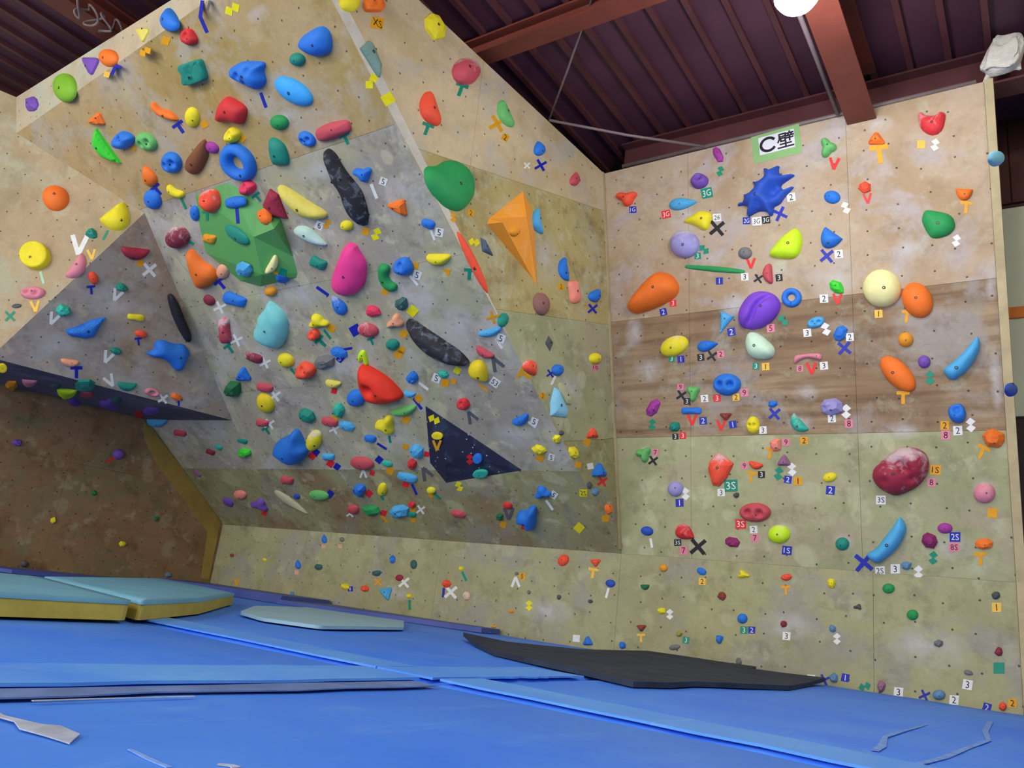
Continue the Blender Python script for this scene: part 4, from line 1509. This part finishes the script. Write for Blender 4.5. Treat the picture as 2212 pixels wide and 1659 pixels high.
ph('M', 'green', 'S-shaped', [(815, 578), (822, 569), (839, 573), (842, 585), (836, 595), (844, 609), (857, 615), (857, 628), (844, 632), (829, 623), (817, 604)])
ph('R', 'stone', 'slab-shaped', [(797, 87), (804, 89), (826, 142), (823, 166), (817, 165), (779, 104)], smooth=False)
ph('R', 'green', 'shell-shaped', [(918, 366), (927, 356), (947, 357), (961, 346), (983, 343), (1012, 359), (1028, 388), (1027, 421), (1012, 446), (994, 457), (965, 448), (940, 421), (923, 395)], hf=0.2)
ph('R', 'slate', 'wedge-shaped', [(1039, 513), (1048, 518), (1066, 553), (1043, 542)], smooth=False)
add_hold('R', 1022, 566, 150, 15, 63.8, 'egg', 'redor', word='spindle-shaped', size='long ', hf=0.7)
ph('R', 'lblue', 'pointed wedge', [(1199, 836), (1208, 841), (1228, 885), (1224, 902), (1191, 898), (1191, 870)], smooth=False)
ph('G', 'blue', 'blade-shaped', [(142, 713), (149, 725), (183, 732), (205, 727), (217, 705), (230, 685), (202, 691), (169, 705)], smooth=False)
ph('G', 'blue', 'amoeba-shaped', [(313, 762), (333, 760), (337, 738), (353, 735), (376, 744), (400, 744), (413, 764), (406, 775), (398, 799), (380, 803), (370, 787), (353, 775), (325, 771)], c=(380, 762))
ph('C', 'yellow', 'funnel-shaped', [(1472, 479), (1495, 464), (1513, 453), (1535, 458), (1537, 470), (1527, 501), (1497, 484)])
ph('C', 'dkblue', 'spiky star-shaped', [(1647, 364), (1655, 361), (1661, 366), (1676, 357), (1682, 355), (1679, 366), (1685, 378), (1713, 373), (1714, 377), (1703, 384), (1683, 398), (1690, 409), (1714, 399), (1710, 405), (1692, 424), (1683, 438), (1668, 445), (1668, 461), (1661, 465), (1654, 454), (1638, 453), (1623, 461), (1614, 467), (1611, 460), (1615, 447), (1605, 440), (1589, 443), (1596, 436), (1607, 433), (1604, 416), (1614, 418), (1627, 407), (1629, 398), (1620, 389), (1634, 392), (1647, 384), (1650, 375)], hf=0.34, dents=[(1667, 412, 17, 0.8), (1637, 440, 9, 0.4)], c=(1655, 413))
ph('C', 'red*', 'U-shaped', [(1981, 244), (1991, 241), (1998, 248), (2021, 249), (2030, 239), (2044, 243), (2038, 276), (2026, 289), (2012, 292), (1996, 285), (1985, 271)], c=(2012, 268))
ph('C', 'green', 'rounded slab', [(1989, 474), (1996, 453), (2014, 453), (2056, 462), (2065, 488), (2051, 506), (2026, 514), (2010, 513), (1998, 495)])
ph('C', 'lime', 'rounded wedge', [(1716, 490), (1728, 498), (1733, 521), (1726, 547), (1714, 558), (1685, 558), (1661, 553), (1662, 542), (1687, 512)])
ph('C', 'orange', 'pear-shaped', [(1352, 663), (1360, 645), (1383, 616), (1408, 591), (1428, 584), (1452, 594), (1465, 616), (1459, 638), (1427, 658), (1401, 668), (1372, 677), (1358, 672)], hf=0.4)
ph('C', 'sky', 'triangular', [(1556, 672), (1586, 683), (1570, 702), (1555, 721)], smooth=False)
GRV = [(1668, 634), (1655, 641), (1644, 649), (1635, 659), (1629, 670), (1626, 680), (1620, 690), (1612, 699), (1605, 709)]
ph('C', 'violet', 'coffee-bean', [(1641, 627), (1661, 629), (1677, 639), (1685, 656), (1681, 674), (1665, 694), (1640, 708), (1620, 711), (1600, 706), (1593, 694), (1593, 672), (1605, 648), (1621, 632)], hf=0.38, dents=[(x0_ + (x1_ - x0_) * t_ / 4, y0_ + (y1_ - y0_) * t_ / 4, 4.5, 0.24) for (x0_, y0_), (x1_, y1_) in zip(GRV[:-1], GRV[1:]) for t_ in range(4)])
ph('C', 'mint', 'rounded bowl-shaped', [(1614, 717), (1634, 716), (1668, 744), (1673, 757), (1667, 773), (1638, 777), (1616, 768), (1607, 744)], hf=0.42)
ph('C', 'pink', 'arched', [(1714, 768), (1740, 764), (1775, 762), (1775, 779), (1759, 775), (1741, 773), (1726, 779), (1715, 788)], size='')
ph('C', 'sky', 'curved blade', [(2111, 722), (2117, 740), (2116, 758), (2090, 800), (2057, 825), (2033, 800), (2051, 786), (2074, 767), (2097, 742)], bolts=1)
ph('C', 'sky', 'curved trough-shaped', [(1943, 1112), (1960, 1140), (1948, 1170), (1933, 1190), (1896, 1220), (1878, 1209), (1869, 1196), (1889, 1188), (1913, 1157), (1933, 1131)])
ph('C', 'redor*', 'faceted rock', [(1545, 981), (1554, 978), (1584, 1001), (1569, 1033), (1552, 1051), (1538, 1048), (1528, 1012), (1531, 997)], smooth=False)
ph('C', 'crimson*', 'brain-like boulder', [(1881, 1031), (1887, 1007), (1922, 980), (1942, 965), (1972, 965), (1998, 976), (2007, 998), (2003, 1024), (1985, 1048), (1963, 1061), (1933, 1072), (1911, 1063), (1894, 1052)], hf=0.4, dents=[(1945, 1000, 9, 0.35), (1955, 1015, 10, 0.4), (1968, 1035, 10, 0.4), (1925, 995, 8, 0.25), (1910, 1040, 9, 0.2)])

# ------------------------------------------------------------------ tape marks and number tags
TC = {'w': ((232, 232, 230), 'white'), 'b': ((26, 40, 170), 'blue'), 'r': ((232, 40, 44), 'red'), 'k': ((24, 22, 28), 'black'), 'p': ((226, 132, 152), 'pink'), 'g': ((14, 140, 112), 'green'), 'o': ((228, 160, 20), 'orange'),
      'y': ((238, 226, 20), 'yellow'), 'c': ((240, 190, 70), 'pale orange'), 'n': ((94, 94, 102), 'dark grey'), 's': ((222, 170, 146), 'salmon'), 'l': ((168, 214, 178), 'pale green')}
for _k, (_c, _n) in TC.items():
    MT['tape_' + _k] = plain('tape_' + _n.replace(' ', '_'), _c, 0.5, 0.35, var=0.06, scale=20)

TAPES = '''
F T b 247 150 26 25
F sq c 231 161 12 15
F Z o 314 112 26 60
M sq o 358 88 17 20
F line b 435 20 38 98
M line b 440 53 38 66
F line n 451 12 22 105
M Z y 502 20 34 60
M line b 569 216 34 70
M sq o 441 268 16 60
M sq o 523 299 14 40
M T g 747 300 24 -25
M sq o 288 321 10 40
M T b 389 276 26 -35
M T b 340 411 24 -40
M line g 397 440 26 65
M T g 409 522 22 -60
V line b 513 465 36 85
V T g 448 466 22 0
M T g 557 427 20 -40
V line o 598 591 18 30
V sq g 611 588 16 20
M sq w 690 487 17 25 6
M Z o 707 484 22 30
M T b 478 614 24 -40
M X w 475 664 20 20
M X w 511 735 20 20
M T g 497 753 22 -35
M line b 697 629 32 35
M sq o 716 709 16 35
M line g 707 722 24 52
M T g 695 739 24 -45
M line b 748 754 26 -10
M sq b 735 775 14 40 5
M X w 573 784 18 20
M line g 633 802 16 50
M X w 594 855 20 10
M X w 582 916 18 10
M T g 577 930 18 -35
M sq r 722 844 12 15
M line w 915 834 26 36
M sq w 943 817 18 20 5
M sq o 904 861 15 45
M line b 902 872 30 52
M sq o 724 902 13 20
M sq o 962 827 16 15
M sq o 980 824 11 15
M sq y 988 800 14 30
M sq o 877 906 16 30
M X w 722 927 16 20
M line g 842 949 16 80
M sq r 675 984 15 40
M sq b 683 977 13 40
M line b 825 964 24 32
M sq o 876 965 12 20
M sq r 922 981 11 10
M sq r 714 1001 15 35
M sq b 728 1008 13 35
M V w 785 1023 18 180
M sq r 804 1022 10 20
M sq b 819 993 14 40
M sq o 843 1017 15 30
M V n 920 1022 28 150
M sq r 877 1045 14 20
M line b 895 1057 26 65
M sq r 797 1066 14 40
M line g 825 1074 14 60
M line g 944 1071 22 42
M sq o 931 1069 10 10
M Z y 992 1051 22 -20
M X w 757 1109 14 10
M sq r 829 1108 12 20
M line o 830 1121 22 45
M sq o 893 1124 10 20
M sq o 893 1101 11 20
M X w 909 1101 16 10
M sq b 713 1067 14 40
M sq r 571 1108 10 20
M sq w 828 392 16 20 5
M line w 808 413 34 68
M sq o 790 500 15 10
M Z y 813 506 28 20
M line w 935 508 24 70
M sq w 949 502 18 10 5
M tri o 964 587 20 10
M sq o 896 574 15 10
M sq w 901 594 18 20 5
M line w 894 606 26 50
M sq o 832 630 14 20
M sq y 891 672 20 40
M sq o 872 721 16 30
M sq b 768 713 22 60
M T g 803 737 16 -20
M sq o 868 756 14 20
M sq o 861 765 17 25
M sq w 1082 731 18 20 5
M line w 1078 742 26 58
M V n 1072 785 30 150
M sq w 1069 826 18 35 53
M line o 1044 837 26 40
M V n 1018 900 26 150
M line w 1149 917 20 35
M sq w 1154 911 16 20 5
M sq o 1167 988 16 30
M sq w 1191 988 13 15 5
N Z y 938 906 26 -65
N V o 944 962 22 0
N Z r 1015 992 22 0
M sq w 1196 1069 15 35 5
M line w 1187 1091 26 55
M sq r 1133 1138 12 20
M V n 1099 1110 26 0
M sq o 1087 1133 13 20
M sq y 1251 1140 18 40
R sq o 815 50 24 10 XS
R sq y 807 169 16 20
M sq y 798 183 16 0
R sq y 838 214 24 60
R T g 922 279 26 20
R T g 995 194 28 20
R X o 1074 267 28 15
R sq o 1091 297 14 30 2
R Z o 979 470 20 0
R sq o 1017 460 14 10 2
R Z y 1024 523 24 -80
M T g 1014 592 24 5
R X b 1168 357 20 15
R X w 1138 358 12 0
R sq o 1212 619 13 5 2
R X b 1280 667 18 5
M X o 1064 685 20 30
R sq p 1286 794 13 0 10
M T o 1134 809 28 -60
R X b 1189 807 14 10
R line w 1195 822 20 115
R sq o 1172 855 13 10 2
R sq o 1268 954 14 20
R sq w 1275 1007 13 -10
R X r 1301 1040 18 10
R sq o 1249 1004 12 10
M sq y 1260 1065 15 0 2S
R sq o 1308 1120 14 0
L V w 171 530 42 5
L line g 228 508 24 -62
L V c 198 550 22 -5
L line l 91 600 28 75
L V c 76 662 24 -5
L X g 22 683 20 0
G sq o 303 569 14 0
G X w 323 583 26 5
G T b 197 626 19 -5
G V w 252 638 26 25
G V w 115 689 26 25
G T b 299 737 16 -5
G V w 232 772 26 25
G T b 165 804 26 0
G V w 238 823 26 -30
G X w 352 861 18 10
G T b 386 869 16 0
B sq r 299 896 16 -15
W line r 238 993 20 -30
K V o 512 1257 14 0
K sq s 699 1180 8 0
K sq s 735 1180 8 0
K sq s 641 1236 9 10
K sq b 757 1272 11 0 6
K X w 873 1258 20 5
K X o 817 1257 14 0
K line g 885 1307 22 90
K line b 958 1280 20 95
K X w 974 1279 24 5
K line g 1003 1245 22 65
K V w 1114 1257 22 180
K sq o 1128 1245 14 5 5
K Z y 1143 1308 22 0
K T c 1281 1238 22 10
K line w 1312 1281 22 105
K sq w 1245 1379 15 5
K sq c 1517 1256 15 3 2
K Z w 1447 1327 22 0
K T c 1385 1378 18 0
K sq g 1482 1383 14 10 3
K sq g 1607 1361 16 3 3
K sq b 1624 1361 15 3 2
K T o 1698 1275 20 0
K sq w 1699 1374 17 5 3
K Z w 1808 1380 24 0
K sq c 2153 1312 20 0 1
K sq g 2158 1443 24 0
K sq w 2090 1479 21 10 3
K sq w 1941 1495 20 5 3
K Z g 1868 1483 26 75
K X b 1997 1502 19 20
K sq w 2061 1512 20 5 2
K sq b 2132 1528 18 15 2
K sq o 2187 1519 19 5 2
K X b 1780 1469 19 20
K sq b 1826 1464 17 10 1
K sq w 1752 1466 17 5 2
C sq b 1367 453 14 -3 1G
C sq r 1439 463 17 -12 3G
C sq g 1527 417 22 -12 3G
C Z g 1556 370 22 15
C sq w 1549 470 16 -5 26
C X k 1549 493 28 5
C Z g 1521 539 24 -50
C sq g 1507 553 14 -3 3
C V r 1802 354 26 5
C sq w 1709 426 18 -8 2
C X b 1685 462 24 -20
C sq b 1613 477 15 0 2G
C sq w 1635 478 18 -5 3G
C sq k 1655 475 16 -5 3G
C Z w 1827 449 26 -20
C V r 1874 429 22 -5
C T o 1900 333 40 -8
C sq c 1990 312 17 0
C Z w 2020 313 26 10
C T o 2087 448 26 5
C Z w 2066 520 26 10
C X b 1786 553 25 5
C sq w 1812 549 18 -5 2
C V r 1622 569 23 0
C sq b 1554 607 15 -3 1
C sq w 1609 598 16 -3 3
C X k 1638 602 16 10
C sq k 1683 600 15 -5 3
C sq r 1454 655 14 -3 3
C sq b 1433 674 15 -12 2
C sq b 1580 717 17 -10 2
C sq g 1451 775 14 3 3
C sq b 1471 776 15 -5 1
C sq k 1514 772 15 -5 3
C X k 1538 769 18 10
C sq p 1557 765 15 -5 2
C sq p 1665 709 17 -5 5
C Z g 1692 692 26 -40
C V r 1809 646 23 0
C sq w 1780 645 18 -3 2
C sq g 1633 791 15 3 3
C sq c 1654 792 16 -3 1
C sq w 1744 719 17 -5 3
C Z w 1784 711 28 -15
C sq w 1836 728 17 -3 2
C X b 1824 752 25 -5
C sq p 1728 796 14 0 8
C V r 1753 796 26 -3
C sq w 1780 790 17 -5 3
C sq c 1898 678 17 -3 1
C T o 1959 684 25 10
C T o 1951 859 28 0
C Z g 2009 816 30 0
C sq o 2041 919 19 0 2
C sq w 2069 930 20 -3 2
C Z w 2097 918 30 -5
C sq p 2043 940 20 0 8
C T o 2121 977 30 25
C sq p 1608 848 17 -5 9
C sq c 1590 858 15 -3 2
C sq r 1549 860 16 -3 3
C sq p 1470 836 14 0 9
C X k 1472 854 18 10
C sq k 1484 867 14 0 3
C sq w 1522 861 16 -5 2
C Z g 1409 917 24 5
C V r 1495 907 24 0
C sq b 1519 909 16 -3 2
C sq k 1459 943 13 -3 3
C sq r 1475 941 14 -3 3
C V r 1558 919 23 0
C sq b 1583 917 16 -10 1
C sq w 1648 929 16 -3 3
C X b 1673 894 22 5
C sq w 1797 904 17 -3 2
C Z w 1828 889 30 0
C sq p 1834 915 18 -3 8
C sq p 1416 977 14 -5 7
C X k 1411 995 17 10
C sq g 1579 1049 26 -3 3S
C sq w 1558 1064 16 0 3
C Z w 1481 1067 26 -5
C sq b 1468 1086 17 -3 1
C sq p 1698 955 16 0 9
C T o 1664 980 24 15
C sq o 1737 952 17 0 2
C sq p 1608 1006 15 -3 9
C T o 1623 1030 24 10
C sq k 1645 1025 15 0 3
C Z w 1711 1014 28 -5
C Z g 1682 1023 28 10
C sq b 1702 1036 16 8 2
C sq o 1724 1039 18 0 1
C sq b 1794 1059 19 5 2
C sq o 2021 1015 21 5 1S
C sq p 2012 1042 18 0 8
C sq w 1903 1080 19 0 3S
C sq o 2144 1108 21 3
C X b 1866 1215 34 -5
C sq w 1901 1233 19 -3 2S
C sq w 1934 1229 20 0 3
C Z w 1984 1236 28 0
C sq b 2063 1160 21 0 2S
C sq p 2061 1182 20 0 8S
C Z g 2016 1205 28 5
C T o 2118 1207 28 -2
C line w 1407 1173 20 80
C sq k 1464 1172 14 -3 3S
C sq p 1477 1189 18 -3 7
C X k 1508 1181 30 5
C sq r 1600 1132 21 0 3S
C sq w 1628 1144 16 -3 2
C sq p 1631 1162 17 -3 7
C sq b 1700 1189 19 5 1S
'''
TXT = {}


def text_mesh(s):
    if s in TXT: return TXT[s]
    cu = bpy.data.curves.new('lettering', 'FONT')
    cu.body = s; cu.align_x = 'CENTER'; cu.align_y = 'CENTER'; cu.size = 1.0; cu.resolution_u = 2
    ob = bpy.data.objects.new('tmp', cu); COL.objects.link(ob)
    dg = bpy.context.evaluated_depsgraph_get(); dg.update()
    me = bpy.data.meshes.new_from_object(ob.evaluated_get(dg))
    bpy.data.objects.remove(ob)
    xs = [v.co.x for v in me.vertices]; ys = [v.co.y for v in me.vertices]
    cx, cy = (min(xs) + max(xs)) / 2, (min(ys) + max(ys)) / 2
    for v in me.vertices: v.co.x -= cx; v.co.y -= cy
    TXT[s] = (me, max(xs) - min(xs), max(ys) - min(ys))
    return TXT[s]


def rot2(p, a):
    c, s = math.cos(math.radians(a)), math.sin(math.radians(a))
    return (c * p[0] - s * p[1], s * p[0] + c * p[1])


def barpx(x0, y0, x1, y1, w):
    d = nrm([x1 - x0, y1 - y0]); n = np.array([-d[1], d[0]]) * w / 2
    a, b = np.array([x0, y0]), np.array([x1, y1])
    return [tuple(a + n), tuple(b + n), tuple(b - n), tuple(a - n)]


TPS = []
KW = {'T': 'T', 'V': 'V', 'X': 'X', 'line': 'strip', 'sq': 'tag', 'Z': 'double diamond', 'tri': 'triangle'}


def add_tape(face, kind, ck, x, y, s, rot, txt=None):
    pl_ = local_plane(face, x, y)
    b = s * 0.27
    h = s / 2
    if kind == 'T': polys = [barpx(-h, -h + b / 2, h, -h + b / 2, b), barpx(0, -h + b, 0, h, b)]
    elif kind == 'V': polys = [barpx(-h * 0.75, -h, 0, h * 0.95, b * 0.9), barpx(h * 0.75, -h, 0, h * 0.95, b * 0.9)]
    elif kind == 'X': polys = [barpx(-h, -h, h, h, b), barpx(-h, h, h, -h, b)]
    elif kind == 'line': polys = [barpx(-h, 0, h, 0, max(5.0, s * 0.2))]
    elif kind == 'Z':
        q = s * 0.36
        polys = [[(0, -h - q * 0.1), (q, -h * 0.45), (0, 0.08 * h), (-q, -h * 0.45)], [(0, h + q * 0.1), (q, h * 0.45), (0, -0.08 * h), (-q, h * 0.45)]]
    elif kind == 'tri': polys = [[(-h, -h * 0.6), (h, -h * 0.6), (h * 0.6, h)]]
    else:
        hw = h * (1.0 if not txt or len(txt) < 2 else 1.1)
        polys = [[(-hw, -h), (hw, -h), (hw, h), (-hw, h)]]
    c0 = pl_.uv(pl_.hit(x, y))
    verts, fs = [], []
    for i, po in enumerate(polys):
        q = [pl_.uv(pl_.hit(x + rot2(p, rot)[0], y + rot2(p, rot)[1])) - c0 for p in po]
        if area2(q) < 0: q = q[::-1]
        n = len(q); o0 = len(verts)
        z1 = 0.0018 + 0.0006 * i
        verts += [(p[0], p[1], z1) for p in q] + [(p[0], p[1], 0.0) for p in q]
        fs.append(tuple(o0 + k for k in range(n)))
        fs += [(o0 + k, o0 + n + k, o0 + n + (k + 1) % n, o0 + (k + 1) % n) for k in range(n)]
    nm = 'number_tag' if txt else ('tape_tag' if kind == 'sq' else 'tape_mark')
    W3 = pl_.at(c0)
    mw = pl_.mat(W3)
    o = link(nm, mesh(nm, verts, fs, MT['tape_' + ck]), None, None, mw)
    if txt:
        me, tw, th = text_mesh(txt)
        e = pl_.uv(pl_.hit(x + rot2((4, 0), rot)[0], y + rot2((4, 0), rot)[1])) - c0
        up = pl_.uv(pl_.hit(x + rot2((0, -4), rot)[0], y + rot2((0, -4), rot)[1])) - c0
        dark = ck in 'wopcys'
        mpx = np.linalg.norm(e) / 4; mpy = np.linalg.norm(up) / 4
        hw = s * (1.0 if len(txt) < 2 else 1.1)
        sx = min(hw * 0.72 / tw, s * 0.72 / th) * mpx
        sy = s * 0.72 / th * mpy if len(txt) < 2 else min(s * 0.62 / th * mpy, sx * 1.4)
        if len(txt) < 2: sx = min(sx * 1.0, sy)
        e, up = nrm(e), nrm(up)
        M_ = Matrix(((e[0] * sx, up[0] * sy, 0, 0), (e[1] * sx, up[1] * sy, 0, 0), (0, 0, 1, 0.0022), (0, 0, 0, 1)))
        key = (txt, dark)
        if key not in TXT:
            m2 = me.copy(); m2.materials.clear(); m2.materials.append(MT['ink_dark' if dark else 'ink_light']); TXT[key] = m2
        t = bpy.data.objects.new('lettering', TXT[key]); COL.objects.link(t)
        t.parent = o; t.matrix_basis = M_
    TPS.append(dict(o=o, W=W3, V=pl_.v, U=pl_.u, face=face, cn=TC[ck][1], kw=KW[kind], txt=txt, kind=kind))


for _l in TAPES.strip().splitlines():
    q = _l.split()
    add_tape(q[0], q[1], q[2], float(q[3]), float(q[4]), float(q[5]), float(q[6]), q[7] if len(q) > 7 else None)

# the sign of the wall: a white sheet framed by green tape
MT['sign_green'] = plain('sign_tape_green', (138, 182, 116), 0.6, var=0.05)
MT['sign_white'] = plain('sign_paper', (224, 222, 230), 0.7, var=0.03)
go = [PC.uv(PC.hit(*q)) for q in [(1622, 297), (1726, 267), (1733, 330), (1629, 354)]]
wi = [PC.uv(PC.hit(*q)) for q in [(1638, 299), (1715, 278), (1718, 317), (1642, 336)]]
c0 = np.mean(go, axis=0)
root = bpy.data.objects.new('paper_sign', None); COL.objects.link(root)
smw = PC.mat(PC.at(c0)); root.matrix_world = smw
tag(root, 'paper sign with a C and a kanji framed in green tape', 'sign')
for nm, poly, z1, mt in (('tape_frame', go, 0.002, 'sign_green'), ('paper', wi, 0.0035, 'sign_white')):
    me = prism(nm, PC, [tuple(p - c0) for p in poly], 0.0, z1, MT[mt], local=True)
    o = bpy.data.objects.new(nm, me); COL.objects.link(o); o.parent = root
    if nm == 'paper': paper = o
ex = nrm(np.array(wi[1]) - wi[0]); ey = np.array([-ex[1], ex[0]])
wl = np.linalg.norm(np.array(wi[1]) - wi[0]); hl = np.linalg.norm(np.array(wi[3]) - wi[0])
wc = np.mean(wi, axis=0) - c0
# strokes in a unit box (0..1, y up): letter C, then the kanji
cs = [[(0.47 + 0.21 * math.cos(t) - 0.2, 0.5 + 0.36 * math.sin(t)) for t in [math.radians(a) for a in range(42, 325, 12)]]]
K0, KS = 0.53, 0.44
kj = [[(0.12, 0.93), (0.5, 0.93), (0.5, 0.76)], [(0.12, 0.76), (0.5, 0.76)], [(0.12, 0.93), (0.12, 0.62), (0.02, 0.42)], [(0.2, 0.64), (0.48, 0.64), (0.48, 0.45), (0.2, 0.45), (0.2, 0.64)],
      [(0.76, 1.0), (0.76, 0.9)], [(0.56, 0.89), (0.97, 0.89)], [(0.66, 0.85), (0.69, 0.76)], [(0.88, 0.85), (0.83, 0.76)], [(0.54, 0.73), (1.0, 0.73)], [(0.57, 0.59), (0.96, 0.59)], [(0.76, 0.73), (0.76, 0.4)],
      [(0.5, 0.38), (0.5, 0.04)], [(0.16, 0.25), (0.84, 0.25)], [(0.02, 0.03), (0.98, 0.03)]]
strokes = cs + [[(K0 + KS * px_, 0.1 + 0.84 * py_) for px_, py_ in st] for st in kj]


def stroke_mesh(strokes, wd):
    vs_, fs = [], []
    for i, st in enumerate(strokes):
        P = [wc + ex * ((a - 0.5) * wl) + ey * ((b - 0.5) * hl) for a, b in st]
        for a, b in zip(P[:-1], P[1:]):
            d = nrm(b - a); n = np.array([-d[1], d[0]]) * wd / 2
            o0 = len(vs_)
            z = 0.0038 + 0.00002 * len(fs)
            for p in (a - d * wd * 0.4 + n, a - d * wd * 0.4 - n, b + d * wd * 0.4 - n, b + d * wd * 0.4 + n): vs_.append((p[0], p[1], z))
            fs.append((o0, o0 + 1, o0 + 2, o0 + 3))
    return mesh('lettering', vs_, fs, MT['ink_dark'])


o = bpy.data.objects.new('lettering', stroke_mesh(strokes[:1], 0.02)); COL.objects.link(o); o.parent = paper
o = bpy.data.objects.new('lettering', stroke_mesh(strokes[1:], 0.0125)); COL.objects.link(o); o.parent = paper

# ------------------------------------------------------------------ labels: each hold by its look, else by the distinctive hold it sits next to
from collections import Counter
DESC = lambda it: (it['size'] + ('chalky ' if it['chalk'] else '') + it['cn'] + ' ' + it['wd']).strip()
cnt = Counter(DESC(it) for it in ITEMS)
cnt0 = Counter((it['cn'], it['wd']) for it in ITEMS)
for it in ITEMS:
    it['d'] = DESC(it)
    it['uniq'] = cnt[it['d']] == 1
    it['ref'] = (it['cn'] + ' ' + it['wd']) if cnt0[(it['cn'], it['wd'])] == 1 else it['d']
    it['solid'] = cnt0[(it['cn'], it['wd'])] == 1 or (it['uniq'] and it['size'].strip() in ('large', 'long'))
VOLREF = {'V': 'green volume', 'N': 'navy volume', 'O': 'orange pyramid volume'}
LM = [it for it in ITEMS if it['solid']]


def rel(a, b):
    d = a['W'] - b['W']
    v, u = d @ b['V'], d @ b['U']
    if abs(v) > 0.75 * abs(u): return 'above' if v > 0 else 'below'
    return 'beside'


def near(a, k=0, pool=None, samef=True):
    q = [(np.linalg.norm(a['W'] - b['W']), i) for i, b in enumerate(pool or LM) if b is not a and (not samef or b['face'] == a['face'])]
    q.sort()
    return (pool or LM)[q[k][1]] if len(q) > k else None


used = Counter()
for it in ITEMS:
    noun = 'foothold' if it['kind'] == 'foothold' else 'climbing hold'
    tries = []
    on = 'on ' + FNAME[it['face']]
    if it['uniq']: tries.append(it['d'] + ' ' + noun + ' ' + on)
    for k in range(3):
        b = near(it, k) or near(it, k, samef=False)
        if b: tries.append(it['d'] + ' ' + noun + ' ' + rel(it, b) + ' the ' + b['ref'] + ' hold')
    b, c = near(it, 0) or near(it, 0, samef=False), near(it, 1) or near(it, 1, samef=False)
    if b and c: tries.append(it['d'] + ' hold ' + rel(it, b) + ' the ' + b['ref'] + ' and ' + rel(it, c) + ' the ' + c['ref'] + ' holds')
    tries = [t for t in tries if 4 <= len(t.split()) <= 16] or [it['d'] + ' ' + noun + ' ' + on]
    lab = next((t for t in tries if used[t] == 0), tries[-1])
    used[lab] += 1
    it['label'] = lab
    tag(it['o'], lab, noun, 'climbing holds on ' + FNAME[it['face']] if noun != 'foothold' else 'small footholds low on the walls')
usedt = Counter()
for t in TPS:
    noun = {'tag': 'tape tag', 'strip': 'strip of tape', 'double diamond': 'tape double diamond', 'triangle': 'tape triangle'}.get(t['kw'], 'tape letter ' + t['kw'])
    head = t['cn'] + ' ' + (('tag reading ' + t['txt']) if t['txt'] else noun)
    tries = []
    h0 = near(t, 0, ITEMS)
    if h0 is None: h0 = near(t, 0, ITEMS, samef=False)
    if h0['solid'] or h0['uniq']: tries.append(head + ' ' + rel(t, h0) + ' the ' + h0['d'] + ' hold')
    else: tries.append(head + ' ' + rel(t, h0) + ' the ' + h0['d'] + ' hold on ' + FNAME[h0['face']])
    for k in range(3):
        b = near(t, k) or near(t, k, samef=False)
        tries.append(head + ' ' + rel(t, b) + ' the ' + b['ref'] + ' hold')
    b, c = near(t, 0) or near(t, 0, samef=False), near(t, 1) or near(t, 1, samef=False)
    tries.append(head + ' ' + rel(t, b) + ' the ' + b['ref'] + ' and ' + rel(t, c) + ' the ' + c['ref'] + ' holds')
    tries += [head + ' ' + rel(t, q_) + ' the ' + q_['ref'] + ' hold' for q_ in [near(t, k, None, False) for k in range(3, 6)]]
    tries = [q for q in tries if len(q.split()) <= 16]
    nk = lambda q: ''.join('#' if ch.isdigit() else ch for ch in q)
    lab = next((q for q in tries if usedt[nk(q)] == 0), tries[-1])
    usedt[nk(lab)] += 1
    tag(t['o'], lab, 'number tag' if t['txt'] else 'tape', 'tape marks and tags on the walls')
